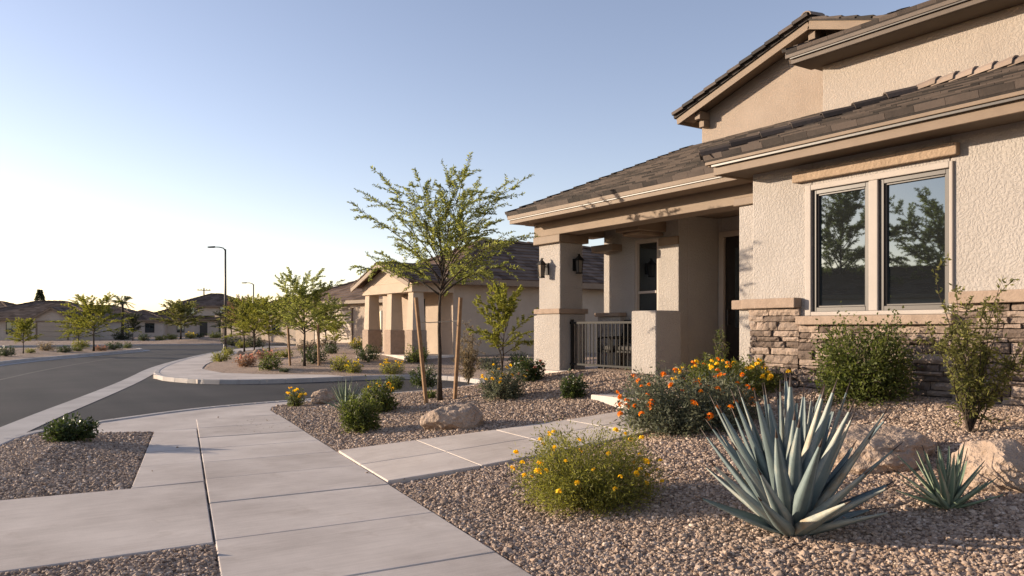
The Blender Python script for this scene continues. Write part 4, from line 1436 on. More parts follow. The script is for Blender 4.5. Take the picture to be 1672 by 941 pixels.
# ---- foreground plants
p, t = at(968, 842)
shrub_thing('flowering_bush', 'low feathery green bush with yellow flowers at the corner of front walk and sidewalk', p + Vector((.15, .25, 0)),
            grow_shrub(21, .52, .62, 230, 24000, (.042, .0075), .2, .06, .0025, .3, .22), 'leaf_gold', 'bark_pale',
            cat='bush', flowers=[('yellow', .022, 34, .35), ('yellow', .03, 10, .2)], seed=3)
p, t = at(1112, 716)
shrub_thing('flowering_bush', 'wide grey green bush with many orange flower heads beside the big agave', p + Vector((.45, .36, 0)),
            grow_shrub(22, .74, .68, 190, 17000, (.055, .019), .16, .06, .004, .1, .3), 'leaf_gray', 'bark_pale',
            cat='bush', flowers=[('orange', .036, 64, .3)], seed=4)
p, t = at(1205, 655)
shrub_thing('flowering_bush', 'green bush with golden yellow flowers at the corner of the stone base', Vector((8.05, 7.05, tz(8.05, 7.05) + .02)),
            grow_shrub(23, .62, .5, 110, 7500, (.05, .019), .25, .12, .004, .1, .4), 'leaf_mid', 'bark_pale',
            cat='bush', flowers=[('yellow', .034, 44, .45), ('orange', .034, 14, .4)], seed=5)
def ag(name, label, px, py, seed, n, L, Wd, mat, **kw):
    p, t = at(px, py)
    o = agave_mesh(name, seed, n, L, Wd, **kw).build(name, M[mat], smooth=True)
    o.location = (p.x, p.y, p.z - .01)
    return tag(o, label, 'agave')
ag('agave', 'big blue grey agave in front of the two boulders', 1293, 872, 31, 70, .98, .135, 'agave', el=(14, 89), curve=.10)
ag('agave', 'small green agave in front of the boulder at the frame edge', 1547, 832, 32, 34, .44, .055, 'agave_green', el=(3, 86), curve=.25)
ag('agave', 'pale narrow leaved agave beside the small boulder near the side street', 566, 672, 33, 44, .56, .045, 'agave_green', el=(15, 88), curve=.1)
p, t = at(1452, 768)
rock('boulder', 'tan boulder right behind the big agave', p + Vector((.22, .2, 0)), .50, .40, .25, 5, R(-30))
p, t = at(1640, 806)
rock('boulder', 'tan boulder behind the small agave, cut by the frame edge', p + Vector((.25, .12, 0)), .42, .38, .235, 12, R(20))
p, t = at(735, 702)
rock('boulder', 'squat tan boulder at the foot of the staked tree', p + Vector((.1, .15, 0)), .42, .32, .26, 21, R(-50))
p, t = at(535, 661)
rock('boulder', 'low tan boulder beside the pale agave near the side street', p + Vector((.1, .2, 0)), .34, .26, .2, 33, R(-20))
p, t = at(1405, 664)
shrub_thing('shrub', 'dense round green shrub under the big window', p + Vector((.2, .1, 0)),
            grow_shrub(41, .50, .96, 140, 9500, (.045, .023), .22, .06, .005, .5, .35), 'leaf_mid', 'bark', seed=6)
p, t = at(1583, 708)
def tall_shrub(seed, H, Rx, n, leaf, nl):
    rng = np.random.default_rng(seed); wood = MB(); PP, DD, SS, TT, tips = [], [], [], [], []
    for s in range(n):
        a = rng.uniform(0, 6.28); h = H * (1 - .62 * (s / n)) * rng.uniform(.9, 1.05); r = Rx * rng.uniform(.2, 1.0) * (.5 + .5 * s / n)
        pts = np.array([[math.cos(a) * r * u ** 1.2, math.sin(a) * r * u ** 1.2, h * u] for u in np.linspace(0, 1, 7)])
        pts[1:] += rng.normal(size=(6, 3)) * .02
        wood.tube([Vector(q) for q in pts], [.008 * (1.1 - .15 * i) for i in range(7)], 5)
        tips.append(pts[-1])
        for k in range(9):                    # short side shoots
            u = rng.uniform(.18, .98) * 5.99; i = int(u); b = pts[i] + (pts[i+1] - pts[i]) * (u - i)
            d = unit(rng, 1)[0] + np.array([0, 0, .55]); l = rng.uniform(.06, .16) * H
            e = b + d / np.linalg.norm(d) * l
            wood.tube([Vector(b), Vector(e)], [.004, .002], 4)
            m = nl
            w_ = rng.random((m, 1)); PP.append(b + (e - b) * w_ + rng.normal(size=(m, 3)) * .012); DD.append(unit(rng, m) * .8 + d * .5); SS.append(unit(rng, m)); TT.append(np.clip(rng.normal(.5, .25, m), 0, 1))
        m = nl * 4
        u = rng.uniform(.25, 1, m) * 5.99; i = u.astype(int); b = pts[i] + (pts[i+1] - pts[i]) * (u - i)[:, None]
        PP.append(b + rng.normal(size=(m, 3)) * .012); DD.append(unit(rng, m) + np.array([0, 0, .4])); SS.append(unit(rng, m)); TT.append(np.clip(rng.normal(.5, .25, m), 0, 1))
    P = np.concatenate(PP); m = len(P)
    return wood, (P, np.concatenate(DD), np.concatenate(SS), leaf[0] * rng.uniform(.6, 1.3, m), leaf[1] * rng.uniform(.7, 1.2, m), np.concatenate(TT)), np.array(tips)
shrub_thing('shrub', 'tall thin open shrub with upright stems against the stone wall', p, tall_shrub(42, 1.42, .58, 18, (.044, .019), 18), 'leaf_olive', 'bark', seed=7)
shrub_thing('shrub', 'thin upright sprig with sparse pale leaves beside the entry', Vector((8.45, 7.62, tz(8.4, 7.6))), tall_shrub(43, .92, .22, 6, (.045, .015), 9), 'leaf_mid', 'bark_pale', seed=8)

def bush(label, px, py, wp, hp, seed, mat, leaves=3200, leaf=(.048, .022), flowers=(), lump=.22, low=.08, stems=60, cat='shrub', name='shrub', bark='bark', inner=.35, back=.4):
    p, t = at(px, py)
    rx, h = wpx(wp, t) / 2 * .92, wpx(hp, t) * .95
    d = ray(px); l = math.hypot(*d)
    q = Vector((p.x + d[0] / l * rx * back, p.y + d[1] / l * rx * back, 0)); q.z = tz(q.x, q.y)
    return shrub_thing(name, label, q, grow_shrub(seed, rx, h, stems, leaves, leaf, lump, low, .005, .3, inner), mat, bark, cat=cat, flowers=flowers, seed=seed)

bush('low dark green shrub in the gravel strip left of the sidewalk', 115, 722, 80, 40, 51, 'leaf_dark', 2600, (.055, .024))
bush('bright green leafy shrub in front of the pale agave', 588, 708, 66, 66, 52, 'leaf_mid', 3200, (.05, .022))
bush('green leafy shrub with a few yellow tips right of the pale agave', 618, 676, 60, 56, 53, 'leaf_mid', 2600, (.05, .022), [('yellow', .03, 9, .6)])
bush('little marigold clump with orange yellow heads near the side street', 483, 665, 34, 32, 54, 'leaf_mid', 900, (.04, .015), [('yellow', .03, 18, .5)])
bush('grey green mound with small orange yellow flowers left of the porch', 822, 655, 78, 58, 55, 'leaf_gray', 3600, (.05, .018), [('yellow', .03, 18, .6)])
bush('dark round shrub with small pale blossoms at the foot of the porch column', 864, 624, 54, 42, 56, 'leaf_dark', 2600, (.05, .024), [('pink', .035, 10, .3)])
bush('small dark green shrub in the gravel in front of the porch railing', 936, 653, 48, 43, 57, 'leaf_dark', 1700, (.05, .022))
bush('dark green shrub between the tree stakes', 692, 634, 50, 38, 58, 'leaf_dark', 2000, (.055, .024))
bush('orange yellow flowering clump left of the staked tree', 640, 612, 44, 26, 59, 'leaf_gold', 1500, (.05, .02), [('yellow', .038, 22, .5)])
bush('low green clump under the orange yellow clump by the staked tree', 646, 637, 28, 26, 60, 'leaf_mid', 1100, (.05, .022))
bush('tiny sprouting plant at the base of the staked tree', 702, 652, 20, 14, 61, 'leaf_mid', 300, (.05, .02), stems=14)
p, t = at(765, 628)
shrub_thing('shrub', 'tall wispy dry shrub right of the staked tree', p, tall_shrub(62, 1.6, .55, 20, (.055, .02), 18), 'leaf_dry', 'bark_pale', seed=62)

# ---- the staked tree in the front yard
p, t = at(718, 655)
TH = wpx(655 - 268, t)
MT = p.copy()
tree_thing('mesquite_tree', 'young feathery tree with dark trunk tied between two stakes in the front yard', p,
           grow_tree(71, TH * .86, wpx(286, t) * 1.02, wpx(170, t), 24, 15, 56, (.073, .0185), .042, (19, 68), .50), 'leaf_main', 'bark')
def stake(label, px0, py0, px1, py1, group, depth=None, w_=.055):
    q, t_ = at(px0, py0)
    d1 = ray(px1)
    e = Vector((d1[0] * t_, d1[1] * t_, EYE + (HZ - py1) / F * t_))
    m = MB(); m.bar(q - Vector((0, 0, .1)), e, w_, w_)
    o = m.build('tree_stake', M['stake'], bevel=.005)
    return tag(o, label, 'stake', group), q, e
_, sa, sb_ = stake('leaning wooden stake left of the front yard tree trunk', 697, 662, 679, 486, 'wooden tree stakes')
_, sc, sd_ = stake('wooden stake right of the front yard tree trunk', 742, 653, 752, 486, 'wooden tree stakes')
m = MB()
za = .54
a = sa + (sb_ - sa) * .77; b = sc + (sd_ - sc) * .77
mid = Vector((MT.x, MT.y, (a.z + b.z) / 2))
m.tube([a, a * .5 + mid * .5 - Vector((0, 0, .01)), mid + Vector((.05, -.05, 0))], .009, 6); m.tube([mid + Vector((.05, -.05, 0)), b], .009, 6)
tag(m.build('tree_tie', M['tie']), 'pale strap tying the front yard tree to its stakes', 'strap')

# ---- other trees
TB = {}
def proto_tree(key, seed, H, Wd, th, mat, bark='bark', **kw):
    TB[key] = (grow_tree(seed, H, Wd, th, **kw), H, Wd, mat, bark)
proto_tree('round', 81, 4.0, 3.4, 1.3, 'leaf_olive', nlimb=26, ntw=14, nleaf=56, leaf=(.125, .042), r0=.06, up=(15, 75), twig=.5)
proto_tree('spread', 82, 4.0, 4.2, 1.25, 'leaf_yel', nlimb=24, ntw=14, nleaf=56, leaf=(.12, .04), r0=.06, up=(18, 62), twig=.55)
proto_tree('airy', 83, 3.6, 3.0, 1.3, 'leaf_main', nlimb=22, ntw=13, nleaf=56, leaf=(.10, .032), r0=.05, up=(20, 66), twig=.5)
proto_tree('small', 84, 2.6, 2.0, .9, 'leaf_yel', nlimb=20, ntw=12, nleaf=50, leaf=(.085, .028), r0=.03, up=(25, 75), twig=.34, trunks=2)
FIRST = {}
def put_tree(key, label, px, py, wp, hp, mat=None, t=None, name='street_tree', group='young trees along the street', rz=None, bark=None):
    data, H, Wd, m0, bk = TB[key]
    if t is None: p, t = at(px, py)
    else:
        d = ray(px); p = Vector((d[0]*t, d[1]*t, 0)); p.z = tz(p.x, p.y)
    k = (key, mat or m0)
    rz = random.uniform(0, 6.28) if rz is None else rz
    if k not in FIRST:
        o = tree_thing(name, label, p, data, mat or m0, bark or bk, group, rz); FIRST[k] = o
    else:
        o = copy_tree(FIRST[k]); o.location = p; o['label'] = label; o.rotation_euler.z = rz; o['group'] = group
    sw, sh = wpx(wp, t) / Wd, wpx(hp, t) / H
    o.scale = (sw * 1.1, sw * 1.1, sh * .88)
    return o
put_tree('airy', 'slender tree tied between two stakes on the bed across the side street', 497, 598, 118, 161)
for px0, py0, px1, py1, lb in ((474, 597, 470, 533, 'thin stake left of the tied tree across the side street'), (521, 597, 519, 530, 'thin stake right of the tied tree across the side street')):
    stake(lb, px0, py0, px1, py1, 'wooden tree stakes', w_=.07)
put_tree('small', 'small yellow green tree on two stems left of the porch column', 820, 598, 92, 165, t=19.5)
put_tree('spread', 'yellow green tree behind the lamp post with bent trunk', 415, 574, 84, 98, t=42)
put_tree('round', 'olive tree directly right of the lamp post', 399, 570, 70, 90, t=50)
put_tree('spread', 'bright tree half hidden left of the tied tree', 440, 572, 82, 92, t=46)
put_tree('airy', 'thin tree right of the tied tree in front of a garage', 532, 566, 70, 92, t=38)
put_tree('round', 'airy tree with grey green crown in front of the neighbour hip roof', 522, 560, 62, 72, mat='leaf_main', t=44)
put_tree('spread', 'spreading golden tree behind the left kerb', 153, 573, 100, 96, t=50)
put_tree('spread', 'low golden crown left behind the spreading tree', 128, 566, 56, 54, t=60)
put_tree('round', 'round tree in front of the far two storey house', 295, 559, 76, 64, t=78)
put_tree('round', 'small pale round tree in front of the far garage gable', 38, 577, 46, 58, t=44, mat='leaf_yel')
put_tree('round', 'small dark tree beside the wing of the far two storey house', 217, 566, 30, 45, t=80, mat='leaf_far')
put_tree('airy', 'reddish thin tree far behind the lamp post', 392, 560, 46, 82, t=70, mat='leaf_pink')
put_tree('airy', 'young tree between lamp post and tied tree', 470, 570, 60, 95, t=55, mat='leaf_olive')
put_tree('round', 'dark crown at the far road bend right of the lamp post', 378, 560, 60, 48, t=85, mat='leaf_far')
put_tree('small', 'thin young tree in the bed before the neighbour porch', 548, 575, 34, 52, t=34)
put_tree('round', 'dark tree low between the far houses', 190, 560, 60, 42, t=95, mat='leaf_far')
# off to the left, mirrored in the big window
def mirror_tree(key, x, y, h, w_, label):
    o = copy_tree(FIRST[key]); data, H, Wd, m0, bk = TB[key[0]]
    o.location = (x, y, tz(x, y)); o.scale = (w_ / Wd, w_ / Wd, h / H); o['label'] = label
    return o
mirror_tree(('airy', 'leaf_main'), -31.9, 33.8, 11.0, 8.0, 'tall tree across the street reflected in the left window pane')
mirror_tree(('airy', 'leaf_main'), -35.5, 28.8, 9.2, 9.0, 'spreading tree across the street reflected in the right window pane')

# conifer and palm on the skyline, far poles
def conifer(px, t, hp, label):
    rng = np.random.default_rng(9); d = ray(px); H = wpx(hp, t) + (0)
    wood = MB(); wood.tube([(0, 0, 0), (0, 0, H)], [.16, .02], 6)
    PP, DD, SS = [], [], []
    for k in range(2600):
        z = H * (.2 + .8 * rng.random()); r = (1 - z / H) * H * .30 + .03; a = rng.uniform(0, 6.28); q = r * math.sqrt(rng.random())
        PP.append((math.cos(a) * q, math.sin(a) * q, z)); DD.append((math.cos(a), math.sin(a), -.25 + rng.normal() * .3)); SS.append(rng.normal(size=3))
    n = len(PP)
    t_ = empty('conifer_tree', (d[0]*t, d[1]*t, 0)); tag(t_, label, 'tree')
    wood.build('trunk', M['bark'], t_, world=False)
    link_mesh('crown', leaf_mesh('crown', PP, DD, SS, np.full(n, .42), np.full(n, .16), rng.random(n)), M['leaf_far'], t_)
conifer(65, 120, 78, 'dark pointed conifer behind the left house roof')
def palm(px, t, hp, label):
    rng = np.random.default_rng(4); d = ray(px); H = wpx(hp, t)
    t_ = empty('palm_tree', (d[0]*t, d[1]*t, 0)); tag(t_, label, 'tree')
    wood = MB(); wood.tube([(0, 0, 0), (.1, 0, H * .5), (.05, 0, H * .93)], [.18, .14, .12], 8); wood.build('trunk', M['bark'], t_, world=False)
    PP, DD, SS, LL = [], [], [], []
    for k in range(20):
        a = k * 2.4; e = rng.uniform(-.5, 1.1)
        for s in np.linspace(.1, 1, 14):
            r = s * 1.15
            p_ = np.array([.05 + math.cos(a) * r * math.cos(e), math.sin(a) * r * math.cos(e), H * .93 + r * math.sin(e) - .35 * s * s])
            for sg in (-1, 1):
                PP.append(p_); DD.append((math.cos(a + sg * .9), math.sin(a + sg * .9), -.3)); SS.append((0, 0, 1)); LL.append(.4)
    n = len(PP)
    link_mesh('crown', leaf_mesh('crown', PP, DD, SS, LL, np.full(n, .045), rng.random(n)), M['leaf_far'], t_)
palm(199, 84, 70, 'slim palm standing on the skyline between the far houses')
def power_pole(px, t, hp, label):
    d = ray(px); m = MB(); H = wpx(hp, t)
    pp = empty('power_pole', (d[0]*t, d[1]*t, 0)); tag(pp, label, 'pole', 'power poles on the skyline')
    m.tube([(0, 0, 0), (0, 0, H)], [.17, .11], 8); m.build('post', M['bark'], pp, world=False)
    m = MB(); m.box(-1.2, 1.2, -.06, .06, H - .55, H - .4)
    for x in (-1.05, -.5, .5, 1.05): m.tube([(x, 0, H - .4), (x, 0, H - .2)], .05, 6)
    m.build('crossarm', M['bark'], pp, world=False)
power_pole(333, 150, 78, 'wooden power pole behind the far two storey roof')

# ---- street lamps
def street_lamp(px, py, top_py, label, t=None, arm=1.1):
    if t is None: p, t = at(px, py)
    else:
        d = ray(px); p = Vector((d[0]*t, d[1]*t, 0)); p.z = tz(p.x, p.y)
    H = EYE + (HZ - top_py) / F * t - p.z
    l = empty('street_lamp', p, -YAW + R(180)); tag(l, label, 'street lamp', 'street lamps')
    m = MB(); m.lathe((0, 0, 0), [(.17, 0), (.17, .1), (.13, .16), (.115, .42), (.09, .45)], 12); m.build('base', M['pole'], l, world=False, smooth=False)
    m = MB(); m.tube([(0, 0, .44), (0, 0, H * .6), (0, 0, H - .08)], [.09, .075, .06], 10); m.build('post', M['pole'], l, world=False, smooth=True)
    m = MB(); m.tube([(0, 0, H - .2), (.12, 0, H - .02), (.4, 0, H + .05), (arm * .7, 0, H + .06)], [.045, .04, .035, .03], 8); m.build('arm', M['pole'], l, world=False, smooth=True)
    m = MB()
    m.hexa([(arm * .62, -.12, H + .02), (arm * 1.05, -.1, H + .02), (arm * 1.05, .1, H + .02), (arm * .62, .12, H + .02)], [(arm * .62, -.07, H + .12), (arm * 1.05, -.04, H + .09), (arm * 1.05, .04, H + .09), (arm * .62, .07, H + .12)])
    hd = m.build('lamp_head', M['pole'], l, world=False, bevel=.015)
    m = MB(); m.box(arm * .66, arm, -.08, .08, H, H + .017); m.build('lens', M['lampglass'], hd, world=False)
    return l
street_lamp(368, 573, 405, 'tall dark street lamp with a single curved arm at the far kerb')
street_lamp(414, 566, 463, 'farther street lamp whose arm shows above the trees', t=78)

# ------------------------------------------------------------------ houses down the street
def slab_roof(mb, W_, D_, z, pit, ov, y0=0, x0=0, course=.5, w_=.6, capmb=None, seed=1):
    """hip roof over a rectangle [x0-W/2, x0+W/2] x [y0, y0+D] in house coordinates"""
    X0, X1, Y0, Y1 = x0 - W_/2 - ov, x0 + W_/2 + ov, y0 - ov, y0 + D_ + ov
    wx, dy = X1 - X0, Y1 - Y0
    h = min(wx, dy) / 2
    sl = math.sqrt(1 + pit * pit)
    if wx >= dy:
        tiles(mb, (X0, Y0, z), (1,0,0), (0,1,pit), [(0,0),(wx,0),(wx-h,h*sl),(h,h*sl)], course, w_, .04, seed)
        tiles(mb, (X1, Y1, z), (-1,0,0), (0,-1,pit), [(0,0),(wx,0),(wx-h,h*sl),(h,h*sl)], course, w_, .04, seed+1)
        tiles(mb, (X0, Y1, z), (0,-1,0), (1,0,pit), [(0,0),(dy,0),(h,h*sl)], course, w_, .04, seed+2)
        tiles(mb, (X1, Y0, z), (0,1,0), (-1,0,pit), [(0,0),(dy,0),(h,h*sl)], course, w_, .04, seed+3)
        r0, r1_ = (X0+h, Y0+h), (X1-h, Y0+h)
        cs = [((X0,Y0), r0), ((X0,Y1), r0), ((X1,Y0), r1_), ((X1,Y1), r1_)]
    else:
        tiles(mb, (X0, Y0, z), (1,0,0), (0,1,pit), [(0,0),(wx,0),(h,h*sl)], course, w_, .04, seed)
        tiles(mb, (X1, Y1, z), (-1,0,0), (0,-1,pit), [(0,0),(wx,0),(h,h*sl)], course, w_, .04, seed+1)
        tiles(mb, (X0, Y1, z), (0,-1,0), (1,0,pit), [(0,0),(dy,0),(dy-h,h*sl),(h,h*sl)], course, w_, .04, seed+2)
        tiles(mb, (X1, Y0, z), (0,1,0), (-1,0,pit), [(0,0),(dy,0),(dy-h,h*sl),(h,h*sl)], course, w_, .04, seed+3)
        r0, r1_ = (X0+h, Y0+h), (X0+h, Y1-h)
        cs = [((X0,Y0), r0), ((X1,Y0), r0), ((X0,Y1), r1_), ((X1,Y1), r1_)]
    if capmb is not None:
        zz = z + pit * h
        for a, b in cs: caps(capmb, (a[0], a[1], z + .04), (b[0], b[1], zz + .04), .15, .6)
        if math.dist(r0, r1_) > .5: caps(capmb, (r0[0], r0[1], zz + .04), (r1_[0], r1_[1], zz + .04), .15, .6)
    return z + pit * h

def far_window(h, x, y, z0, w_, hh, axis_='y', frame='bronze'):
    m = MB(); f = .07
    g_ = MB()
    if axis_ == 'y':                          # on the front wall (faces local -y)
        m.box(x - w_/2, x - w_/2 + f, y - .03, y + .03, z0, z0 + hh); m.box(x + w_/2 - f, x + w_/2, y - .03, y + .03, z0, z0 + hh)
        m.box(x - w_/2 + f, x + w_/2 - f, y - .03, y + .03, z0, z0 + f); m.box(x - w_/2 + f, x + w_/2 - f, y - .03, y + .03, z0 + hh - f, z0 + hh)
        m.box(x - .03, x + .03, y - .025, y + .02, z0 + f, z0 + hh - f)
        g_.box(x - w_/2 + f - .01, x + w_/2 - f + .01, y - .012, y + .012, z0 + f - .01, z0 + hh - f + .01)
    else:                                     # on a side wall at local x = y argument
        X_ = y; Y_ = x
        m.box(X_ - .03, X_ + .03, Y_ - w_/2, Y_ - w_/2 + f, z0, z0 + hh); m.box(X_ - .03, X_ + .03, Y_ + w_/2 - f, Y_ + w_/2, z0, z0 + hh)
        m.box(X_ - .03, X_ + .03, Y_ - w_/2 + f, Y_ + w_/2 - f, z0, z0 + f); m.box(X_ - .03, X_ + .03, Y_ - w_/2 + f, Y_ + w_/2 - f, z0 + hh - f, z0 + hh)
        g_.box(X_ - .012, X_ + .012, Y_ - w_/2 + f - .01, Y_ + w_/2 - f + .01, z0 + f - .01, z0 + hh - f + .01)
    o = m.build('window', M[frame], h, world=False)
    g_.build('pane', M['glass'], o, world=False)

def far_house(label, x, y, z, rz, W_, D_, H, pit=.36, ov=.5, wall='far_wall', wins=(), sidewins=(), garage=None, door=None, gable=None, upper=None, course=.5, seed=1, basecol=None):
    h = empty('house', (x, y, z), rz); tag(h, label, 'house', 'houses down the street')
    m = MB(); m.box(-W_/2, W_/2, 0, D_, -.6, H)
    if gable:
        gx_, gw, gd, gh = gable
        m.box(gx_ - gw/2, gx_ + gw/2, -gd, -.003, -.6, H - .1)
        m.hexa([(gx_ - gw/2, -gd, H - .1), (gx_ + gw/2, -gd, H - .1), (gx_, -gd, H - .1 + gh)], [(gx_ - gw/2, -gd + .2, H - .1), (gx_ + gw/2, -gd + .2, H - .1), (gx_, -gd + .2, H - .1 + gh)])
    m.build('wall', M[wall], h, world=False, bevel=.02)
    r_ = MB(); cp = MB()
    slab_roof(r_, W_, D_, H, pit, ov, course=course, w_=course * 1.1, capmb=cp, seed=seed)
    if gable:
        gx_, gw, gd, gh = gable
        pg = gh / (gw / 2); sl = math.sqrt(1 + pg*pg); o_ = .4; zt = H - .1 + gh + .12
        dl = gd + 2.5
        for sg in (1, -1):
            tiles(r_, (gx_ + sg * (gw/2 + o_), -gd - .35, zt - pg * (gw/2 + o_)), (0, 1, 0), (-sg, 0, pg), [(0,0),(dl,0),(dl,(gw/2+o_)*sl),(0,(gw/2+o_)*sl)], course, course, .04, seed + 7)
    ro = r_.build('roof', M['far_roof'], h, world=False)
    cp.build('ridge_cap', M['far_roof'], ro, world=False)
    f = MB(); e = ov
    f.box(-W_/2 - e - .02, W_/2 + e + .02, -e - .03, -e + .02, H - .2, H + .02); f.box(-W_/2 - e - .02, W_/2 + e + .02, D_ + e - .02, D_ + e + .03, H - .2, H + .02)
    f.box(-W_/2 - e - .03, -W_/2 - e + .02, -e + .021, D_ + e - .021, H - .2, H + .02); f.box(W_/2 + e - .02, W_/2 + e + .03, -e + .021, D_ + e - .021, H - .2, H + .02)
    f.box(-W_/2 - e + .02, W_/2 + e - .02, -e + .02, D_ + e - .02, H - .06, H - .035)
    if gable:
        for sg in (1, -1):
            f.bar((gx_, -gd - .33, zt - .10), (gx_ + sg * (gw/2 + .4), -gd - .33, zt - .10 - pg * (gw/2 + .4)), .05, .2)
    f.build('fascia', M['trim'], h, world=False)
    for w4 in wins: far_window(h, w4[0], -.01, w4[1], w4[2], w4[3])
    for w4 in sidewins: far_window(h, w4[0], w4[1], w4[2], w4[3], w4[4], 'x')
    if garage:
        gx2, gw2, gh2, gy2 = garage
        m = MB()
        for k in range(4): m.box(gx2 - gw2/2, gx2 + gw2/2, gy2 - .05, gy2 + .01, k * gh2/4, (k+1) * gh2/4 - .02)
        m.build('garage_door', M['garage'], h, world=False, bevel=.01)
        m = MB(); m.box(gx2 - gw2/2 - .15, gx2 - gw2/2 - .01, gy2 - .08, gy2 + .01, 0, gh2 + .15); m.box(gx2 + gw2/2 + .01, gx2 + gw2/2 + .15, gy2 - .08, gy2 + .01, 0, gh2 + .15); m.box(gx2 - gw2/2 - .01, gx2 + gw2/2 + .01, gy2 - .08, gy2 + .01, gh2 + .003, gh2 + .15)
        m.build('garage_frame', M['trim'], h, world=False)
    if door:
        m = MB(); m.box(door - .5, door + .5, -.05, .02, 0, 2.2); m.build('door', M['door'], h, world=False, bevel=.01)
    if upper:
        ux, uw, uy, ud, uh = upper
        m = MB(); m.box(ux - uw/2, ux + uw/2, uy, uy + ud, H - .3, uh); m.build('upper_wall', M[wall], h, world=False)
        r2_ = MB(); cp2 = MB(); slab_roof(r2_, uw, ud, uh, pit, ov, uy, ux, course, course * 1.1, cp2, seed + 20)
        r2o = r2_.build('roof', M['far_roof'], h, world=False); cp2.build('ridge_cap', M['far_roof'], r2o, world=False)
        f = MB(); f.box(ux - uw/2 - ov, ux + uw/2 + ov, uy - ov, uy + ud + ov, uh - .18, uh - .02); f.build('fascia', M['trim'], h, world=False)
        for sx in (-uw * .3, uw * .12, uw * .36): far_window(h, ux + sx, uy - .01, H + .75, 1.1, 1.2)
    return h

# neighbour across the side street: porch gable towards the road
NX, NY0, NY1 = 14.6, 26.2, 32.6
NB = far_house('neighbour beige house with a gabled porch on columns across the side street', NX, (NY0 + NY1) / 2, .45, R(-90), NY1 - NY0, 18, 2.85, .5, .55,
               'far_wall', wins=(), sidewins=[(12.5, (NY1-NY0)/2 + .01, 1.1, 1.8, 1.2)], course=.36, seed=40)
m = MB(); L0 = (NY1 - NY0) / 2
px0, px1 = L0 - 4.5, L0 + .1                 # porch span in house x
for xx in (px0 + .3, px1 - .3, (px0 + px1) / 2 + .15):
    q = MB(); q.box(xx - .3, xx + .3, -1.75, -1.15, -.3, .95); q.build('column_base', M['cap'], NB, world=False, bevel=.02)
    q = MB(); q.hexa([(xx - .26, -1.71, .953), (xx + .26, -1.71, .953), (xx + .26, -1.19, .953), (xx - .26, -1.19, .953)], [(xx - .21, -1.66, 2.35), (xx + .21, -1.66, 2.35), (xx + .21, -1.24, 2.35), (xx - .21, -1.24, 2.35)]); q.build('column', M['far_pale'], NB, world=False, bevel=.015)
q = MB(); q.box(px0, px1, -1.75, -1.15, 2.353, 2.72); q.box(px0, px0 + .3, -1.147, -.01, 2.353, 2.72); q.box(px1 - .3, px1, -1.147, -.01, 2.353, 2.72)
q.hexa([(px0, -1.7, 2.723), (px1, -1.7, 2.723), ((px0 + px1) / 2, -1.7, 3.45)], [(px0, -1.5, 2.723), (px1, -1.5, 2.723), ((px0 + px1) / 2, -1.5, 3.45)])
q.build('porch_gable', M['far_pale'], NB, world=False, bevel=.015)
q = MB(); pgx = (px0 + px1) / 2; pg = .73 / ((px1 - px0) / 2); hw = (px1 - px0) / 2 + .4; sl = math.sqrt(1 + pg * pg)
for sg in (1, -1): tiles(q, (pgx + sg * hw, -2.1, 3.55 - pg * hw), (0, 1, 0), (-sg, 0, pg), [(0,0),(6,0),(6,hw*sl),(0,hw*sl)], .36, .36, .04, 50)
q.build('porch_roof', M['far_roof'], NB, world=False)
q = MB()
for sg in (1, -1): q.bar((pgx, -2.07, 3.46), (pgx + sg * hw, -2.07, 3.46 - pg * hw), .06, .2)
q.build('fascia', M['trim'], NB, world=False)
q = MB(); q.box(px0, px1, -1.9, -.003, -.4, .02); q.build('porch_floor', M['concrete'], NB, world=False)
q = MB(); q.box(px0 + 1.2, px0 + 2.2, -.05, .02, .02, 2.2); q.build('door', M['door'], NB, world=False)

def place(px, t): d = ray(px); return d[0]*t, d[1]*t
x, y = place(560, 52)
far_house('hip roofed tan house with a garage behind the tied tree', 20.5, 52, .4, R(-78), 13, 14, 2.9, .42, .55, 'far_wall', wins=[(3.6, .8, 1.3, 1.4)], garage=(-1.5, 4.6, 2.3, -.0), door=5.4, sidewins=[(4, 6.51, 1, 1.4, 1.2)], seed=60)
x, y = place(325, 112)
far_house('far two storey grey house with hip roof and low left wing', x, y, .1, R(-16), 15, 11, 2.6, .36, .6, 'far_wall2', wins=[(-5.5, .7, 1.4, 1.5), (-2.4, .7, 1.0, 1.5), (3.5, .7, 1.8, 1.4), (6, .7, 1, 1.4)], door=.6, upper=(2.0, 10.5, .6, 9, 4.45), seed=70)
x, y = place(225, 108)
far_house('low grey house wing left of the far two storey house', x, y, .1, R(-20), 6.5, 8, 2.4, .36, .5, 'far_wall2', wins=[(-1.5, .7, 1.2, 1.3), (1.5, .7, 1.2, 1.3)], seed=75)
x, y = place(45, 82)
far_house('far left house with a garage under a front gable', x, y, .1, R(-28), 13, 10, 2.3, .34, .55, 'far_wall2', wins=[(-4.2, .7, 1.5, 1.3), (-1.5, .7, 1.2, 1.3)], garage=(2.9, 2.9, 1.95, -1.0), gable=(2.9, 4.0, 1.0, 1.15), seed=80)
x, y = place(140, 108)
far_house('plain low house behind the spreading golden tree', x, y, .1, R(-24), 14, 10, 2.6, .34, .5, 'far_wall2', wins=[(-3, .7, 1.4, 1.3), (1, .7, 1.4, 1.3), (5, .7, 1.4, 1.3)], seed=85)
x, y = place(-60, 88)
far_house('low house just beyond the left frame edge', x, y, .1, R(-34), 12, 10, 2.5, .34, .5, 'far_wall', wins=[(0, .7, 1.4, 1.3)], seed=90)
x, y = place(440, 96)
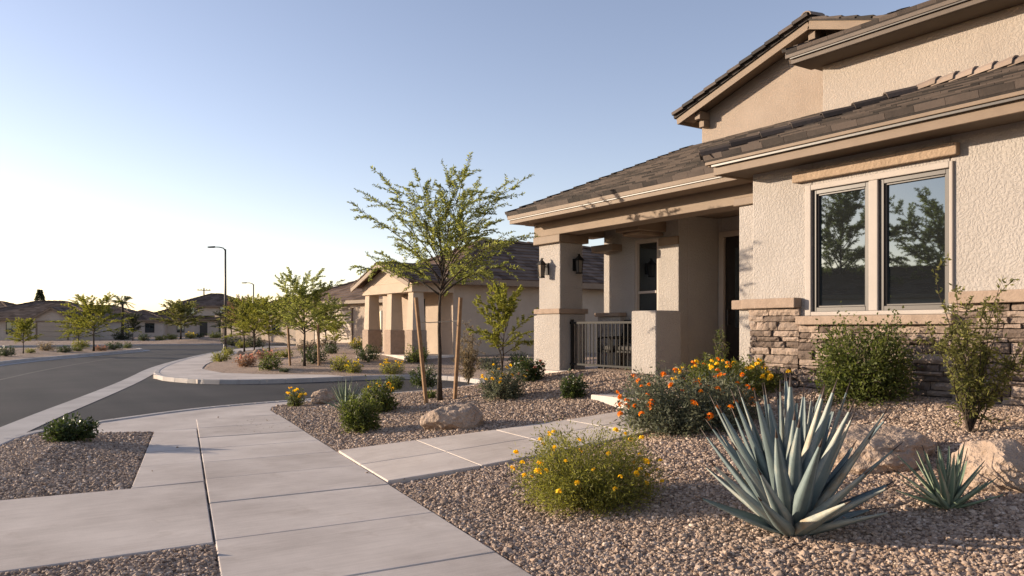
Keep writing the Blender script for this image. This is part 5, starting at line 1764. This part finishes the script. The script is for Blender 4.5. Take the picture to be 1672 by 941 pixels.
far_house('low tan house glimpsed between the street trees', x, y, .2, R(-60), 16, 12, 2.8, .36, .5, 'far_wall', wins=[(-4, .7, 1.4, 1.3), (0, .7, 1.4, 1.3), (4, .7, 1.4, 1.3)], garage=(-6, 3.2, 2.2, 0), seed=95)
x, y = place(480, 78)
far_house('tan house behind the bed trees along the road bend', x, y, .3, R(-72), 13, 12, 2.8, .36, .5, 'far_wall', wins=[(-3, .7, 1.4, 1.3), (3, .7, 1.4, 1.3)], seed=97)
# across the street, seen in the window's reflection
far_house('low house across the street reflected in the big window', -31, 27, .15, R(60), 34, 11, 3.4, .34, .5, 'far_wall2', wins=[(-6, .8, 1.5, 1.3), (-2, .8, 1.5, 1.3), (6, .8, 1.5, 1.3)], door=2, seed=99)

# ------------------------------------------------------------------ shrubs of the beds across the side street and along the far kerbs
SP = {}
def proto_shrub(key, seed, mat, leaves=900, leaf=(.11, .045), flowers=None, **kw):
    SP[key] = (grow_shrub(seed, .5, .8, 46, leaves, leaf, .25, .06, .008, .3, .35), mat, flowers)
proto_shrub('dark', 101, 'leaf_dark'); proto_shrub('mid', 102, 'leaf_mid'); proto_shrub('gold', 103, 'leaf_gold'); proto_shrub('pink', 104, 'leaf_pink', flowers='pink')
proto_shrub('yellow', 105, 'leaf_gold', flowers='yellow'); proto_shrub('dry', 106, 'leaf_dry', 700); proto_shrub('far', 107, 'leaf_far'); proto_shrub('gray', 108, 'leaf_gray')
FS = {}
def far_shrub(key, label, px, py, wp, hp, t=None, group='shrubs in the beds across the side street'):
    data, mat, fl = SP[key]
    if t is None: p, t = at(px, py)
    else:
        d = ray(px); p = Vector((d[0]*t, d[1]*t, 0)); p.z = tz(p.x, p.y)
    rz = random.uniform(0, 6.28)
    if key not in FS:
        wood, lf, tips = data
        o = empty('shrub', p); tag(o, label, 'shrub', group)
        wood.build('stems', M['bark'], o, world=False)
        link_mesh('foliage', leaf_mesh('foliage', *lf), M[mat], o)
        if fl:
            rng = np.random.default_rng(3); q = tips[tips[:, 2] > .45]; q = np.repeat(q, 5, 0); q = q + rng.normal(size=q.shape) * .03; n = len(q)
            link_mesh('blossoms', leaf_mesh('blossoms', q, unit(rng, n) + [0, 0, .5], unit(rng, n), np.full(n, .07), np.full(n, .06), rng.random(n)), M[fl], o)
        FS[key] = o
    else:
        o = copy_tree(FS[key]); o.location = p; o['label'] = label; o['group'] = group
    o.rotation_euler.z = rz
    o.scale = (wpx(wp, t), wpx(wp, t), wpx(hp, t) / .8)
    return o
for a in [
    ('gold', 'yellow green shrub at the foot of the lamp post', 360, 591, 30, 19),
    ('gold', 'small yellow green shrub just right of the lamp post foot', 373, 580, 18, 14),
    ('pink', 'green shrub with a pink top right of the lamp post', 402, 599, 32, 21),
    ('mid', 'round mid green shrub at the front of the bed left of the tied tree', 440, 604, 38, 30),
    ('dark', 'round dark green shrub right of the tied tree', 512, 593, 38, 30),
    ('dark', 'small dark shrub behind the round dark one right of the tied tree', 541, 578, 22, 18),
    ('gold', 'yellow green shrub at the front of the bed, larger of a pair', 556, 606, 32, 28),
    ('yellow', 'yellow flowering clump, smaller of the pair at the front of the bed', 577, 609, 28, 20),
    ('dark', 'dark round shrub before the neighbour porch steps', 600, 590, 36, 28),
    ('mid', 'bright green shrub against the left porch column of the neighbour', 628, 566, 30, 24),
    ('dry', 'dry brown shrub against the neighbour porch', 662, 570, 34, 32),
    ('dark', 'dark shrub beside the bright one at the neighbour porch', 645, 566, 20, 22),
    ('yellow', 'yellow flowering shrub on the slope before the neighbour porch', 585, 570, 28, 18),
    ('dry', 'pale dry clump behind the dark shrub of the bed', 503, 572, 34, 18),
    ('dry', 'pale dry clump in the middle of the bed', 535, 566, 28, 16),
    ('pink', 'pinkish clump behind the round mid green shrub', 436, 588, 34, 16),
    ('gold', 'low golden clump left of the tied tree trunk', 466, 584, 24, 14),
    ('mid', 'green shrub half hidden by the left tree stake', 680, 592, 40, 26),
    ('dark', 'dark low tuft at the front edge of the bed', 465, 608, 16, 8),
    ('gray', 'grey green shrub at the foot of the small two stemmed tree', 800, 604, 40, 24),
    ('dark', 'dark shrub beneath the small two stemmed tree', 845, 600, 30, 26),
    ]: far_shrub(*a)
G2 = 'shrubs along the far left kerb'
for a in [
    ('dark', 'dark green shrub at the left frame edge beyond the road', 10, 582, 26, 18),
    ('dark', 'dark green shrub behind the left kerb under the golden tree', 105, 576, 22, 12),
    ('mid', 'small green shrub just left of the golden tree trunk', 127, 574, 16, 9),
    ('dark', 'broad dark shrub right of the golden tree', 186, 571, 24, 14),
    ('pink', 'small reddish clump between golden tree and broad dark shrub', 165, 573, 20, 9),
    ('gold', 'low golden clump by the small pale tree', 50, 577, 14, 9),
    ('dry', 'dry clump left of the dark shrub behind the left kerb', 75, 573, 26, 15),
    ('mid', 'green clump at the tip of the left kerb', 208, 569, 14, 10),
    ('gold', 'golden clump behind the golden tree trunk', 132, 569, 24, 16),
    ]: far_shrub(*a, group=G2)
G3 = 'shrubs along the far end of the road'
for a in [
    ('dark', 'dark shrub before the low house wing', 235, 561, 18, 12, 78),
    ('gold', 'golden shrub left of the round tree by the far house', 262, 561, 20, 9, 80),
    ('gold', 'golden shrub under the round tree by the far house', 280, 561, 20, 10, 82),
    ('yellow', 'yellowish shrub right of the round tree by the far house', 311, 561, 18, 10, 80),
    ('dark', 'dark shrub before the far two storey house corner', 326, 561, 14, 9, 82),
    ('mid', 'green shrub left of the lamp post at the road end', 352, 562, 22, 10, 80),
    ('far', 'dark green clump behind the lamp post foot', 380, 566, 34, 16, 66),
    ('gold', 'golden clump right behind the lamp post', 395, 572, 20, 14, 58),
    ('far', 'dark clump at the left of the far wing', 200, 561, 30, 16, 84),
    ('far', 'dark clump beneath the distant reddish tree', 415, 566, 34, 20, 60),
    ]: far_shrub(*a, group=G3)
for k, (px_, py_, s_) in enumerate(((405, 585, 16), (422, 581, 22), (392, 580, 14), (615, 572, 10))):
    p, t = at(px_, py_)
    rock('boulder', ['small pink boulder in the bed right of the lamp post', 'largest pink boulder in the bed right of the lamp post', 'tiny boulder nearest the lamp post', 'dark little rock before the neighbour porch'][k], p, wpx(s_, t)/2, wpx(s_, t)/2, wpx(s_, t)*.4, 60 + k, k, sub_=3)

# ------------------------------------------------------------------ fallen leaves and petals on the gravel
def litter():
    rng = np.random.default_rng(77)
    P = []
    for cx, cy, r, n in ((MT.x, MT.y, 1.7, 420), (6.7, 5.6, 1.0, 160), (4.6, 5.2, .8, 160), (8.2, 5.3, .8, 160), (7.9, 3.9, .8, 140), (3.9, 12.2, 1.0, 120), (1.0, 12.2, .6, 60)):
        a = rng.uniform(0, 6.283, n); q = r * np.sqrt(rng.random(n))
        P.append(np.stack([cx + np.cos(a) * q, cy + np.sin(a) * q], 1))
    P = np.concatenate(P)
    z = terrain(P[:, 0], P[:, 1], True) + .016
    for p in LOW[1:]: z = np.where(sdf(p, P[:, 0], P[:, 1]) < .02, .006, z)
    z = np.where(sdf(WALK, P[:, 0], P[:, 1]) < .02, walk_z(P[:, 0]) + .016, z)
    n = len(P)
    D = unit(rng, n); D[:, 2] *= .2
    S = np.stack([-D[:, 1], D[:, 0], rng.normal(0, .25, n)], 1)
    o = link_mesh('leaf_litter', leaf_mesh('leaf_litter', np.column_stack([P, z]), D, S, rng.uniform(.015, .04, n), rng.uniform(.006, .014, n), rng.random(n)), M['leaf_dry'])
    tag(o, 'small dry fallen leaves scattered over the gravel', 'leaves', kind='stuff')
litter()
